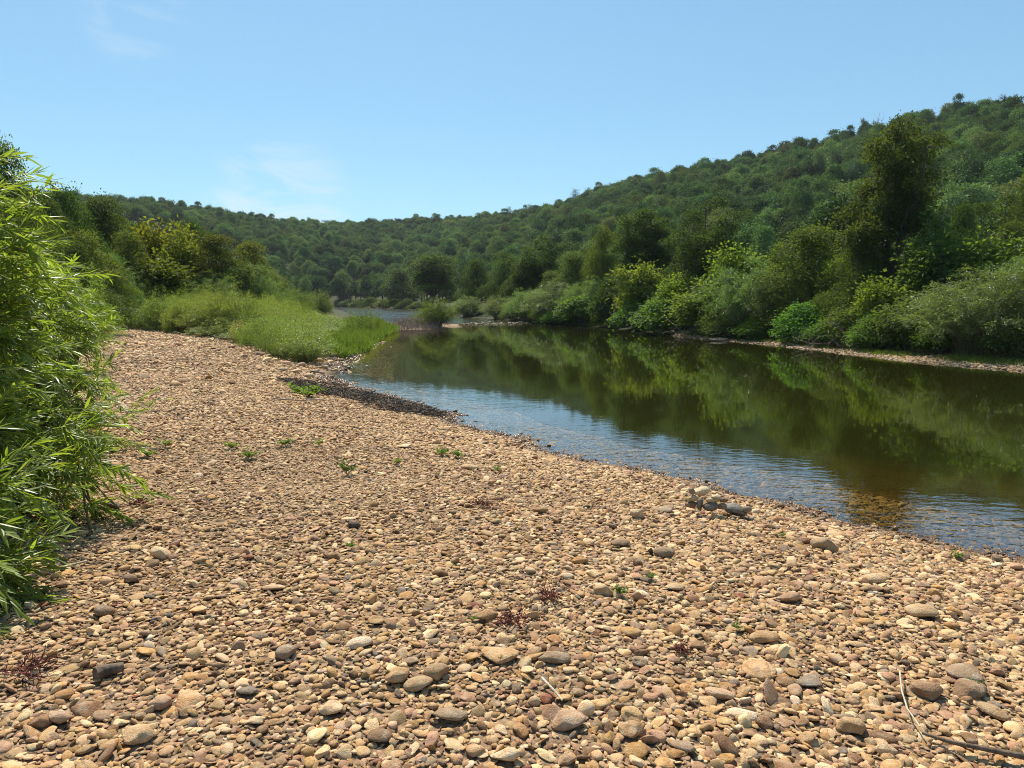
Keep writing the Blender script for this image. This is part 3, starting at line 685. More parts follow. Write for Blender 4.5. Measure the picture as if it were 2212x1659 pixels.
# ------------------------------------------------------------------ trees along the far bank
def bank_depth(px):
    y = np.interp(px, [p[0] for p in R_PX], [p[1] for p in R_PX]); return on_z(px, y)[1]
TREES_R = [
 # name, kind, variant, px, top, width, metres behind the water's edge, tint, label, category
 ('broadleaf_tree', 'tall', 0, 1925, 266, 182, 7.0, (0.066, 0.096, 0.03), 'tallest dark broadleaf tree with bare lower trunk, rising above the far bank', 'tree'),
 ('willow_bush', 'willow', 0, 2120, 585, 300, 2.6, G_WILL, 'wide soft grey-green willow bush overhanging the stony far bank', 'bush'),
 ('willow_bush', 'willow', 1, 2230, 540, 240, 4.2, G_WILL, 'tall grey-green willow bush cut by the right edge of the photo', 'bush'),
 ('sycamore_tree', 'syc', 0, 2115, 495, 150, 6.5, G_LIGHT, 'yellow-green sycamore sapling just behind the wide grey-green willow bush', 'tree'),
 ('sycamore_tree', 'syc', 1, 2010, 462, 150, 6.0, G_MID, 'dark-leaved young sycamore right beside the tallest dark tree', 'tree'),
 ('leafy_shrub', 'shrub', 0, 1960, 650, 160, 2.8, G_MID, 'low mixed shrub between the tallest tree and the wide willow', 'shrub'),
 ('leafy_shrub', 'shrub', 1, 1850, 660, 150, 3.2, G_OLIVE, 'low olive shrub tangled with dead grey branches', 'shrub'),
 ('vine_covered_shrub', 'vine', 0, 1745, 655, 120, 2.2, G_VINE, 'bright vine-covered shrub close above the stony strip', 'shrub'),
 ('willow_bush', 'willow', 2, 1615, 560, 190, 3.4, G_WILL, 'soft willow bush midway along the far bank, left of the vine shrub', 'bush'),
 ('broadleaf_tree', 'broad', 0, 1750, 490, 210, 6.0, G_OLIVE, 'broad olive-green tree left of the tallest dark tree', 'tree'),
 ('broadleaf_tree', 'broad', 1, 1850, 520, 150, 5.0, G_MID, 'mid-green tree standing just in front of the tallest dark trunk', 'tree'),
 ('sycamore_tree', 'syc', 0, 1585, 530, 120, 7.0, G_LIGHT, 'bright sycamore crown showing over the soft willow bush', 'tree'),
 ('sycamore_tree', 'syc', 1, 1515, 605, 120, 2.2, G_LIGHT, 'bright yellow-green sycamore sapling leaning over the water', 'tree'),
 ('sycamore_tree', 'syc', 0, 1385, 568, 100, 3.5, G_LIGHT, 'light sycamore sapling with big pale leaves above the vine mounds', 'tree'),
 ('vine_covered_shrub', 'vine', 1, 1445, 640, 130, 2.0, G_VINE, 'vine-covered mound at the waterline below the light sycamore', 'shrub'),
 ('vine_covered_shrub', 'vine', 2, 1380, 655, 100, 1.8, G_VINE, 'small vine mound hanging over the dark undercut bank', 'shrub'),
 ('vine_covered_shrub', 'vine', 0, 1318, 600, 80, 2.4, G_DARK, 'narrow dark vine-draped column of leaves at the waterline', 'shrub'),
 ('vine_covered_shrub', 'vine', 1, 1255, 640, 100, 2.0, G_VINE, 'rounded vine mound left of the dark vine column', 'shrub'),
 ('willow_bush', 'willow', 0, 1205, 610, 150, 3.6, G_WILL, 'pale willow bush behind the rounded vine mound', 'bush'),
 ('willow_bush', 'willow', 1, 1145, 625, 110, 2.6, G_WILL, 'grey willow bush near the end of the pool', 'bush'),
 ('willow_bush', 'willow', 2, 1078, 638, 76, 1.6, G_WILL, 'round willow bush right above the riffle', 'bush'),
 ('willow_bush', 'willow', 0, 1010, 640, 70, 2.5, G_WILL, 'low willow bush beside the upstream channel', 'bush'),
 ('broadleaf_tree', 'tall', 1, 1515, 430, 140, 8.0, G_DARK, 'tall dark tree with a visible bare trunk in the middle of the far bank', 'tree'),
 ('broadleaf_tree', 'tall', 0, 1385, 455, 130, 9.0, G_DARK, 'tall dark tree above the light sycamore sapling', 'tree'),
 ('broadleaf_tree', 'tall', 1, 1445, 500, 90, 12, G_DARK, 'slim dark tree squeezed between two tall dark trees', 'tree'),
 ('broadleaf_tree', 'broad', 2, 1308, 490, 90, 9, G_OLIVE, 'olive-coloured tree left of the tall dark pair', 'tree'),
 ('broadleaf_tree', 'broad', 0, 1245, 545, 110, 9, G_MID, 'mid-green bank tree behind the pale willow bush', 'tree'),
 ('broadleaf_tree', 'tall', 1, 1150, 512, 120, 12, G_DARK, 'dark tree standing at the bend behind the grey willow', 'tree'),
 ('broadleaf_tree', 'broad', 1, 1085, 545, 100, 11, G_DARK, 'dark tree behind the round willow of the riffle', 'tree'),
 ('broadleaf_tree', 'broad', 2, 1025, 560, 90, 10, G_DARK, 'dark tree beside the upstream channel', 'tree'),
 ('broadleaf_tree', 'tall', 0, 935, 548, 110, 10, G_DARK, 'dark wide tree at the upstream waterline', 'tree'),
 ('broadleaf_tree', 'broad', 0, 868, 580, 90, 9, G_DARK, 'dark rounded tree farthest up the open channel', 'tree'),
 ('broadleaf_tree', 'tall', 1, 2165, 420, 130, 16, G_DARK, 'dark tree above the yellow-green sycamore at the edge of the photo', 'tree'),
 ('broadleaf_tree', 'broad', 1, 2215, 370, 130, 22, G_MID, 'broad tree on the lower slope cut by the right edge of the photo', 'tree'),
 ('broadleaf_tree', 'broad', 2, 2065, 440, 110, 13, G_DARK, 'dark tree filling the gap right of the tallest tree', 'tree'),
 ('broadleaf_tree', 'broad', 0, 1675, 545, 110, 10, G_MID, 'mid-green tree behind the soft willow bush', 'tree'),
 ('leafy_shrub', 'shrub', 0, 1690, 650, 110, 3.2, G_MID, 'low dark shrub between the soft willow and the vine shrub', 'shrub'),
 ('leafy_shrub', 'shrub', 1, 1560, 660, 100, 2.0, G_LIGHT, 'bright low shrub on the bank under the soft willow', 'shrub'),
 ('leafy_shrub', 'shrub', 0, 1180, 655, 70, 1.4, G_LIGHT, 'bright low shrub at the foot of the grey willow', 'shrub'),
 ('broadleaf_tree', 'broad', 1, 1600, 600, 120, 6, G_DARK, 'dark undergrowth tree directly behind the soft willow bush', 'tree'),
 ('broadleaf_tree', 'broad', 2, 1340, 580, 100, 6, G_DARK, 'dark undergrowth tree behind the vine column', 'tree'),
 ('broadleaf_tree', 'broad', 0, 1460, 590, 100, 5, G_MID, 'green undergrowth tree behind the waterline vine mound', 'tree'),
 ('broadleaf_tree', 'broad', 1, 1960, 560, 120, 9, G_DARK, 'dark undergrowth tree beside the tallest trunk', 'tree'),
 ('broadleaf_tree', 'broad', 2, 2060, 590, 120, 5, G_DARK, 'dark undergrowth tree behind the left flank of the wide willow', 'tree'),
 ('broadleaf_tree', 'broad', 0, 1195, 585, 90, 8, G_MID, 'small green tree over the pale willow bush', 'tree'),
]
SHRUB_ROW = [(752 + 25 * q, 'shrub' if q % 3 else 'vine', q, ('darkest', 'low', 'rounded', 'broad', 'pale', 'tallest', 'thin', 'mid-green', 'dense', 'last')[q]) for q in range(10)]
for px_, kd_, q, wd_ in SHRUB_ROW:
    yb_ = np.interp(px_, [p[0] for p in R_PX], [p[1] for p in R_PX])
    plant_px('bank_shrub', kd_, q, px_, yb_ - 15 - 10 * rng.random(), 40, bank_depth(px_) + 1.5, (G_DARK, G_MID, G_DARK, G_OLIVE, G_LIGHT)[q % 5], '%s shrub, %s from the left along the far upstream waterline' % (wd_, ['first', 'second', 'third', 'fourth', 'fifth', 'sixth', 'seventh', 'eighth', 'ninth', 'tenth'][q]), 'shrub', 'shrubs along the upstream waterline')
TREES_R += [(nm_, kd_, q, px_, tp_, wd_, of_, tn_, lb_, ct_) for q, (nm_, kd_, px_, tp_, wd_, of_, tn_, lb_, ct_) in enumerate([
 ('leafy_shrub', 'vine', 2190, 690, 110, 2.0, G_MID, 'low leafy shrub under the edge-cut willow', 'shrub'), ('leafy_shrub', 'vine', 2035, 690, 100, 2.3, G_VINE, 'bright low shrub left of the wide grey-green willow', 'shrub'),
 ('sycamore_tree', 'syc', 1905, 600, 110, 3.6, G_LIGHT, 'light sycamore sapling in front of the tallest dark trunk', 'tree'), ('leafy_shrub', 'vine', 1900, 680, 110, 2.2, G_VINE, 'bright leafy shrub in front of the tallest dark trunk', 'shrub'),
 ('leafy_shrub', 'shrub', 1800, 690, 100, 2.0, G_VINE, 'low green shrub right of the vine-covered one', 'shrub'), ('willow_bush', 'willow', 1690, 590, 140, 4.0, G_WILL, 'greyish willow bush behind the vine-covered shrub', 'bush'),
 ('leafy_shrub', 'vine', 1640, 685, 90, 1.8, G_VINE, 'leafy mound at the foot of the soft willow', 'shrub'), ('leafy_shrub', 'vine', 1585, 690, 90, 1.7, G_MID, 'dark leafy mound where the stony strip begins', 'shrub'),
 ('sycamore_tree', 'syc', 1470, 590, 90, 4.0, G_LIGHT, 'light sycamore sapling right of the waterline vine mound', 'tree'), ('willow_bush', 'willow', 1345, 600, 100, 4.5, G_WILL, 'grey willow bush above the small vine mound', 'bush'),
 ('willow_bush', 'willow', 1270, 600, 110, 4.5, G_WILL, 'grey-green willow bush above the rounded vine mound', 'bush'), ('leafy_shrub', 'vine', 1215, 668, 70, 1.4, G_VINE, 'bright leafy mound below the pale willow bush', 'shrub'),
 ('leafy_shrub', 'shrub', 1110, 665, 60, 1.4, G_MID, 'dark shrub between the round willow and the grey willow', 'shrub'), ('broadleaf_tree', 'broad', 1800, 560, 130, 5.5, G_LIGHT, 'yellow-green tree between the broad olive tree and the tallest one', 'tree'),
 ('broadleaf_tree', 'broad', 1130, 570, 90, 7, G_MID, 'mid-green tree right above the grey willow', 'tree'), ('broadleaf_tree', 'broad', 2170, 480, 120, 9, G_MID, 'mid-green tree behind the edge-cut willow', 'tree')])]
OCC = []          # discs (px, py, radius px, distance) that stand before the hill
for (nm, kd, va, px, top, wd, off, tint, lab, cat) in TREES_R:
    dist = bank_depth(px) + off
    plant_px(nm, kd, va, px, top, wd, dist, tint, lab, cat, None)
    yb = 650 + CAMZ * F / dist
    for yy in np.arange(top + wd * 0.35, yb, wd * 0.4): OCC.append((px, yy, wd * 0.42, dist))

TREES_L = [
 # name, kind, variant, px, top, width, distance, tint, label, category
 ('broadleaf_tree', 'broad', 0, 232, 428, 135, 46, G_DARK, 'dense dark green tree behind the yellowing sycamore', 'tree'),
 ('broadleaf_tree', 'broad', 1, 30, 312, 130, 19, G_MID, 'tall feathery tree rising behind the nearest willow', 'tree'),
 ('broadleaf_tree', 'broad', 2, 150, 405, 120, 40, G_DARK, 'dark tree against the sky left of the dense dark green tree', 'tree'),
 ('sycamore_tree', 'syc', 0, 345, 475, 120, 47, (0.17, 0.165, 0.03), 'sparse yellowing sycamore with orange-tinged top leaves', 'tree'),
 ('sycamore_tree', 'syc', 1, 395, 485, 105, 46, G_YEL, 'fuller yellow-lit sycamore beside the sparse one', 'tree'),
 ('sycamore_tree', 'syc', 0, 345, 560, 150, 43, (0.10, 0.12, 0.032), 'low olive-yellow sycamore with dead wood inside, over the thicket', 'tree'),
 ('broadleaf_tree', 'broad', 1, 475, 508, 130, 46, (0.075, 0.078, 0.02), 'brownish-olive tree right of the yellow sycamores', 'tree'),
 ('broadleaf_tree', 'broad', 0, 540, 522, 110, 52, G_OLIVE, 'olive tree ending the left-hand woods against the far hill', 'tree'),
 ('broadleaf_tree', 'broad', 2, 422, 478, 70, 60, G_DARK, 'small dark green crown peeping over the yellow sycamores', 'tree'),
 ('broadleaf_tree', 'broad', 1, 285, 500, 100, 42, G_OLIVE, 'olive tree between the dense dark tree and the yellow sycamores', 'tree'),
 ('broadleaf_tree', 'broad', 0, 190, 500, 130, 34, G_OLIVE, 'dull olive tree low behind the willow tips', 'tree'),
 ('willow_bush', 'willow', 0, 225, 545, 130, 35, G_WILL, 'grey willow bush in front of the dull olive tree', 'bush'),
 ('willow_bush', 'willow', 1, 540, 565, 150, 46, G_WILL, 'large grey-green willow at the edge of the left-hand woods', 'bush'),
 ('willow_bush', 'willow', 2, 465, 590, 130, 43, G_WILL, 'grey-green willow under the brownish-olive tree', 'bush'),
 ('willow_bush', 'willow', 0, 600, 610, 90, 52, G_WILL, 'small willow bush sloping down to the river bend', 'bush'),
 ('willow_bush', 'willow', 1, 645, 620, 70, 60, G_WILL, 'lone willow bush out on the bend behind the thicket', 'bush'),
 ('willow_bush', 'willow', 2, 690, 626, 56, 66, G_WILL, 'last small willow bush on the bend, nearest the far channel', 'bush'),
 ('willow_bush', 'willow', 1, 285, 600, 110, 41, G_WILL, 'bright willow bush where the bare gravel narrows', 'bush'),
 ('willow_bush', 'willow', 2, 120, 560, 220, 15, G_WILLB, 'bushy willow behind the near willows', 'bush'),
 ('broadleaf_tree', 'broad', 2, 80, 450, 130, 28, G_DARK, 'dark tree seen through the near willow tips', 'tree'),
 ('broadleaf_tree', 'broad', 0, -60, 330, 200, 24, G_MID, 'tall tree at the very left edge behind the willow', 'tree'),
 ('willow_bush', 'shoots', 0, 772, 654, 58, 45, (0.10, 0.135, 0.045), 'small dark-stemmed willow at the tip of the thicket', 'bush'),
 ('willow_bush', 'shoots', 1, 808, 672, 32, 47, (0.10, 0.13, 0.045), 'tiny willow tuft beyond the bright green grass', 'bush'),
 ('willow_bush', 'willow', 2, 942, 643, 80, 58.5, (0.12, 0.15, 0.04), 'pale willow bush standing alone on the stony spit', 'bush'),
 ('willow_bush', 'shoots', 1, 905, 672, 44, 60, (0.10, 0.12, 0.05), 'low willow tuft left of the pale bush on the spit', 'bush'),
] + [('broadleaf_tree', 'broad', q, px_, tp_, wd_, ds_, tn_, lb_, 'tree') for q, (px_, tp_, wd_, ds_, tn_, lb_) in enumerate([
 (112, 418, 110, 33, G_DARK, 'dark tree left of the tree against the sky'), (190, 440, 100, 50, G_DARK, 'dark crown filling the gap left of the dense dark tree'), (270, 462, 110, 50, G_MID, 'mid-green tree right of the dense dark tree'),
 (315, 485, 100, 48, G_OLIVE, 'olive crown directly behind the sparse sycamore'), (160, 520, 120, 27, G_DARK, 'dark understory tree behind the near willow tips'), (240, 540, 120, 42, G_DARK, 'dark understory tree behind the grey willow bush'),
 (300, 560, 110, 44, (0.10, 0.11, 0.03), 'yellowish-olive undergrowth tree left of the low sycamore'), (425, 540, 110, 48, G_OLIVE, 'olive undergrowth tree right of the low sycamore'), (500, 545, 110, 48, G_DARK, 'dark undergrowth tree below the brownish-olive tree'),
 (450, 500, 80, 55, G_DARK, 'dark crown between the small peeping crown and the brownish-olive tree'), (565, 560, 70, 56, G_DARK, 'dark tree at the tapering end of the left-hand woods'), (585, 590, 60, 60, G_OLIVE, 'low olive tree at the very tip of the left-hand woods'),
 (380, 560, 120, 48, G_OLIVE, 'shaded undergrowth tree between the two yellow sycamores'), (205, 590, 130, 29, G_DARK, 'dark shrub-like tree above the narrowing gravel'), (520, 590, 90, 46, G_MID, 'green undergrowth tree behind the large grey-green willow')])]
for (nm, kd, va, px, top, wd, dist, tint, lab, cat) in TREES_L:
    plant_px(nm, kd, va, px, top, wd * (1.3 if kd == 'broad' else 1.0), dist, tint, lab, cat, None)
    yb = 650 + CAMZ * F / dist
    for yy in np.arange(top + wd * 0.35, yb, wd * 0.4): OCC.append((px, yy, wd * 0.42, dist))

# ------------------------------------------------------------------ the wooded hill
hx, hy = jitter_grid(-420, 420, 20, 640, 6.7, 0.5)
th = np.arctan2(hx, hy); hr = np.hypot(hx, hy)
d0 = np.interp(th, _az, D0); d1 = np.interp(th, _az, D1)
sdh, rgt = shore(hx, hy)
keep = (th > R(-46)) & (th < R(60)) & (hr < d1 + 40) & ((hr > d0 - 12) | (rgt & (sdh > 24))) & (sdh > np.where(rgt & (hr > 130), 1.5, 5)) & ((hr > d0 - 6) | rgt)
hx, hy, th, hr, d0, d1 = (a[keep] for a in (hx, hy, th, hr, d0, d1))
hz = terrain(hx, hy) - 0.3
n = len(hx)
hs = 0.80 + 0.42 * rng.random(n); hw = hs * (0.78 + 0.45 * rng.random(n)); hs *= np.where(rng.random(n) < 0.05, 1.15, 1.0)
pal = np.array([1.22, 1.42, 1.24]) * np.array([(0.062, 0.100, 0.043), (0.083, 0.122, 0.050), (0.103, 0.130, 0.053), (0.053, 0.083, 0.045), (0.122, 0.155, 0.070), (0.125, 0.125, 0.055)])
hc = rng.choice(len(pal), n, p=[.26, .26, .18, .14, .10, .06]); ht = pal[hc] * (0.6 + 0.75 * rng.random((n, 1)))
hq = 0.82 + 0.4 * rng.random(n); hidx = rng.integers(0, len(HILLP), n); hrot = rng.random(n) * 6.28
# which crowns the photograph's view shows: far to near into a small id buffer
buf = np.full((768, 1024), -1, np.int32); K = 1024 / 2212
px, py, dep = project(np.column_stack([hx, hy, hz + 6.0 * hs])); rad = F / dep * 4.0 * hw
items = [(hr[i], px[i], py[i], rad[i], i) for i in range(n)] + [(d, a, b, r_, -2) for a, b, r_, d in OCC]
items.sort(key=lambda t: -t[0])
YY, XX = np.mgrid[0:768, 0:1024]
for d, a, b, r_, i in items:
    a *= K; b *= K; r_ *= K
    x0, x1, y0, y1 = int(max(0, a - r_)), int(min(1024, a + r_ + 1)), int(max(0, b - r_)), int(min(768, b + r_ + 1))
    if x0 >= x1 or y0 >= y1: continue
    m = (XX[y0:y1, x0:x1] - a) ** 2 + (YY[y0:y1, x0:x1] - b) ** 2 < r_ * r_
    buf[y0:y1, x0:x1][m] = i
vis = np.bincount(buf[buf >= 0], minlength=n)
shown = np.argsort(-vis)[:200]; shown = shown[vis[shown] > 20]
single = np.zeros(n, bool); single[shown] = True
rest = ~single
scatter('forest', shapes('forest_tree', HILLP), np.column_stack([hx, hy, hz])[rest], np.column_stack([np.zeros(n), np.zeros(n), hrot])[rest],
        np.column_stack([hw * hq, hw / hq, hs])[rest], hidx[rest], ht[rest], 'dense green deciduous forest covering the hillsides', kind='stuff')
HILL_SINGLE = []
for i in shown:
    o = link('hillside_tree', HILLP[hidx[i]]); o.location = (hx[i], hy[i], hz[i]); o.rotation_euler = (0, 0, hrot[i]); o.scale = (hw[i] * hq[i], hw[i] / hq[i], hs[i])
    o['tint'] = [float(v) for v in ht[i]]
    HILL_SINGLE.append((o, px[i], py[i], hc[i], rad[i], hr[i], (hr[i] - d0[i]) / (d1[i] - d0[i])))
SHADE = ['deep green', 'mid-green', 'olive-tinged', 'bluish dark green', 'pale green', 'brown-tinged']
def zone(px):
    for lim, s in ((330, 'the dark left-hand woods'), (600, 'the yellow sycamores'), (830, 'the bend in the river'), (1000, 'the upstream channel'), (1200, 'the riffle'), (1420, 'the dark vine column'),
                   (1640, 'the soft willow bush'), (1830, 'the bright vine shrub'), (2010, 'the tallest dark tree'), (9999, 'the wide grey-green willow')):
        if px < lim: return s
cells = {}
for rec in HILL_SINGLE:
    o, a, b, c, r_, dist, s = rec
    band = 'ridge-line' if s > 0.88 else 'upper-slope' if s > 0.55 else 'mid-slope' if s > 0.25 else 'foot-of-slope'
    cells.setdefault((band, SHADE[c], zone(a)), []).append(rec)
ORD = ['first', 'second', 'third', 'fourth', 'fifth', 'sixth', 'seventh', 'eighth', 'ninth', 'tenth', 'eleventh', 'twelfth', 'thirteenth', 'fourteenth', 'fifteenth', 'sixteenth', 'seventeenth', 'eighteenth', 'nineteenth', 'twentieth']
def ordinal(i): return ORD[i] if i < len(ORD) else ORD[i % len(ORD)] + ' of the later'
for (band, shd, zn), recs in cells.items():
    recs.sort(key=lambda t: t[1])
    for q, rec in enumerate(recs):
        lab = '%s %s tree above %s' % (shd, band, zn) + ('' if len(recs) == 1 else ', %s such from the left' % ordinal(q))
        tag(rec[0], lab, 'tree', 'trees covering the wooded hill')
# spiky cedars breaking the skyline above the end of the pool
for q, (px_, top, wd) in enumerate([(1240, 408, 26), (1268, 405, 22), (1142, 441, 18), (1100, 446, 16)]):
    a, _ = az_el(px_, 500); dist = float(np.interp(a, _az, D1)) - 3
    plant_px('cedar_tree', 'cedar', 0, px_, top, wd * 1.2, dist, (0.025, 0.05, 0.025), ['taller spiky cedar on the skyline beyond the pool', 'second spiky cedar just right of the taller one', 'short cedar tip on the low skyline', 'smallest cedar tip on the low skyline'][q], 'tree')
# ------------------------------------------------------------------ low thicket, grass, reeds and wrack along the water
THP = [make_shoots(1.3, 34, 0.5, 1.8, 62, 0.105) for _ in range(4)] + [make_willow_bush(1.6, 1.9, 60, 6000, 0.10, 0.16, upright=0.5, arch=0.2) for _ in range(2)]
def merged(wc, mats, name):
    m = MB()
    for b_, mi in zip(wc, (0, 1)):
        off = m.n; m.v += b_.v
        for k in (3, 4):
            m.f[k] += [f + off for f in b_.f[k]]; m.m[k] += [np.full(len(x), mi, np.int32) for x in b_.m[k]]; m.r[k] += b_.r[k]
        m.n += b_.n
    return m.mesh(name, mats)
THP = [merged(t, [STEM, WLEAF], 'thicket_willow') for t in THP]
tx, ty = jitter_grid(-40, 0, 16, 75, 0.68, 0.5)
fl = forest_left(tx, ty); sdt, rg = shore(tx, ty); tpx, _, _ = project(np.column_stack([tx, ty, np.ones(len(tx))]))
kp = (fl > 0.25) & (sdt > 0.7) & (~rg) & (tpx > 235) & (tpx < 765 - np.maximum(0, ty - 30) * 1.2) & (ty < 62) & ~((tpx > 672) & (ty < 40)) & ~((tpx > 715) & (ty < 52))
tx, ty, fl = tx[kp], ty[kp], fl[kp]
n = len(tx); tzv = terrain(tx, ty); hgt = (0.72 + 0.38 * sstep(0, 1.4, fl)) * (0.55 + 0.65 * rng.random(n)) * (0.82 + 1.5 * fbm(tx * 0.3, ty * 0.3, 77))
pt_ = np.clip(0.5 + 1.3 * fbm(tx * 0.22, ty * 0.22, 61), 0, 1)[:, None]
tt = (np.array([0.145, 0.225, 0.055]) * pt_ + np.array([0.20, 0.225, 0.08]) * (1 - pt_)) * (0.85 + 0.3 * rng.random((n, 1)))
fxy = np.array(on_z(490, 690, 1.5)); tt[(np.hypot(tx - fxy[0], (ty - fxy[1]) * 0.5) < 1.6) & (rng.random(n) < 0.3)] = (0.34, 0.27, 0.03)   # a patch in yellow flower
hgt *= 1 - 0.45 * sstep(540, 740, project(np.column_stack([tx, ty, np.ones(n)]))[0])
scatter('willow_thicket', shapes('thicket_willow', THP), np.column_stack([tx, ty, tzv]), np.column_stack([np.zeros(n), np.zeros(n), rng.random(n) * 6.28]),
        np.column_stack([0.75 + 0.5 * rng.random(n)] * 2 + [hgt]), rng.integers(0, 6, n), tt, 'dense low thicket of bright green sandbar willows behind the gravel')

def blades(name, pts, length, width, mats, label, lean=0.35, tint=None):
    b = MB(); n = len(pts)
    T = unit(np.column_stack([rng.normal(size=(n, 2)) * lean, np.ones(n)])); N = rvec(n)
    leaves(b, pts, N, T, length * (0.6 + 0.7 * rng.random(n)), width, 0, None, fold=0.1)
    o = link(name, b.mesh(name, mats)); tag(o, label, None, None, 'stuff')
    if tint: o['tint'] = list(tint)
    return o
def in_px(poly, s, z=0.05):
    W = np.array([on_z(a, b, z) for a, b in poly]); x, y = jitter_grid(W[:, 0].min(), W[:, 0].max(), W[:, 1].min(), W[:, 1].max(), s, 0.5)
    ins = np.zeros(len(x), bool)
    for i in range(len(W)):
        ax, ay = W[i]; bx, by = W[(i + 1) % len(W)]
        c = (ay > y) != (by > y); ins ^= c & (x < ax + (y - ay) * (bx - ax) / ((by - ay) or 1e-9))
    return x[ins], y[ins]
x, y = in_px([(640, 752), (690, 768), (745, 774), (800, 754), (830, 728), (858, 714), (800, 697), (740, 700), (690, 712), (650, 730)], 0.075)
sdg, _ = shore(x, y); m = (sdg > -0.9 + 1.1 * rng.random(len(x))) & (vnoise(x * 0.9, y * 0.5, 8) > 0.16 + 0.2 * rng.random(len(x))); x, y = x[m], y[m]
k = np.repeat(np.arange(len(x)), 3); P = np.column_stack([x[k], y[k], np.maximum(terrain(x, y)[k], -0.05)]) + np.column_stack([rng.normal(size=(len(k), 2)) * 0.05, np.zeros(len(k))])
blades('grass', P, 0.38 * (0.3 + 1.3 * vnoise(P[:, 0] * 1.2, P[:, 1] * 0.7, 5)), 0.03, [LEAF], 'patch of vivid green water grass at the pool edge', 0.5, (0.125, 0.185, 0.055))
# thin green growth on the far stony strip
xs, ys = [], []
for a in np.arange(1180, 2230, 7):
    if vnoise(np.array([a * 0.02]), np.array([0.5]), 4)[0] < 0.42: continue
    yb = np.interp(a, [p[0] for p in R_PX], [p[1] for p in R_PX]); X, Y = on_z(a, yb - 1)
    for _ in range(14): xs.append(X + rng.normal() * 0.35 + 0.4 * rng.random()); ys.append(Y + 0.3 + 1.6 * rng.random())
xs, ys = np.array(xs), np.array(ys); s_, _ = shore(xs, ys); m = s_ > 0.15; xs, ys = xs[m], ys[m]
k = np.repeat(np.arange(len(xs)), 5); P = np.column_stack([xs[k] + rng.normal(size=len(k)) * .06, ys[k] + rng.normal(size=len(k)) * .06, terrain(xs, ys)[k]])
blades('bank_grass', P, 0.22, 0.02, [LEAF], 'thin tufts of green grass on the far stony strip', 0.5, (0.10, 0.15, 0.04))
# dead stems standing on the spit
x, y = in_px([(850, 713), (905, 712), (960, 709), (950, 703), (910, 700), (855, 702)], 0.2)
b = MB()
for X, Y in zip(x, y):
    if rng.random() < 0.25: continue
    Z = max(tz(X, Y), -0.05); h = 0.2 + 0.6 * rng.random() ** 1.3; l = rng.normal(size=2) * 0.28
    b.tube([(X, Y, Z - 0.05), (X + l[0] * .4, Y + l[1] * .4, Z + h * 0.6), (X + l[0], Y + l[1], Z + h)], [0.018, 0.013, 0.005], 3, cap=False)
o = link('dead_stems', b.mesh('dead_stems', [DEADWOOD])); tag(o, 'grey-brown dead stems standing on the stony spit', None, None, 'stuff')
# dark wrack washed up beside the pool
x, y = in_px([(585, 838), (690, 822), (745, 845), (860, 872), (965, 897), (900, 906), (800, 902), (700, 893), (640, 868)], 0.066)
b = MB(); zz = terrain(x, y)
for X, Y, Z in zip(x, y, zz):
    if fbm(np.array([X * 0.8]), np.array([Y * 0.8]), 19)[0] < -0.10 + 0.08 * rng.random(): continue
    a = rng.random() * 6.28; L = 0.05 + 0.16 * rng.random() ** 2; h = rng.random() * 0.08
    d = np.array([math.cos(a), math.sin(a), rng.normal() * 0.2]) * L
    c = np.array([X, Y, max(Z, 0) + 0.02 + h])
    b.tube([c - d, c + rng.normal(size=3) * 0.015, c + d], [0.006, 0.009, 0.004], 3, cap=False)
x, y = in_px([(700, 852), (760, 848), (870, 872), (968, 896), (935, 903), (850, 898), (740, 886)], 0.05); zz = terrain(x, y)
for X, Y, Z in zip(x, y, zz):
    a = rng.random() * 6.28; L = 0.04 + 0.12 * rng.random() ** 2; d = np.array([math.cos(a), math.sin(a), rng.normal() * 0.25]) * L; c = np.array([X, Y, max(Z, -0.01) + 0.015 + rng.random() * 0.05])
    b.tube([c - d, c + rng.normal(size=3) * 0.015, c + d], [0.006, 0.010, 0.004], 3, cap=False)
o = link('twig_debris', b.mesh('twig_debris', [DEBRIS])); tag(o, 'dark tangled twig debris washed up along the pool', None, None, 'stuff')

# ------------------------------------------------------------------ near willows with real shoots
def blade_template(L=1.0, W=0.13, bow=0.12, fold=0.25):
    t = np.array([0, .2, .45, .72, 1.0]); wv = np.array([0.0, .75, 1.0, .62, 0.0]) * W / 2
    mid = np.column_stack([t, np.zeros(5), -bow * t ** 2]); lift = wv * fold
    lf = mid[1:4] + np.column_stack([np.zeros(3), wv[1:4], lift[1:4]]); rt = mid[1:4] + np.column_stack([np.zeros(3), -wv[1:4], lift[1:4]])
    V = np.concatenate([mid, lf, rt])
    q = [(1, 2, 6, 5), (2, 3, 7, 6), (2, 1, 8, 9), (3, 2, 9, 10)]; tr = [(0, 1, 5), (3, 4, 7), (1, 0, 8), (4, 3, 10)]
    return V, np.array(tr), np.array(q)
BT = [blade_template(1, w_, b_, f_) for w_, b_, f_ in ((.155, .10, .3), (.14, .22, .25), (.17, .05, .35), (.15, -.08, .3))]
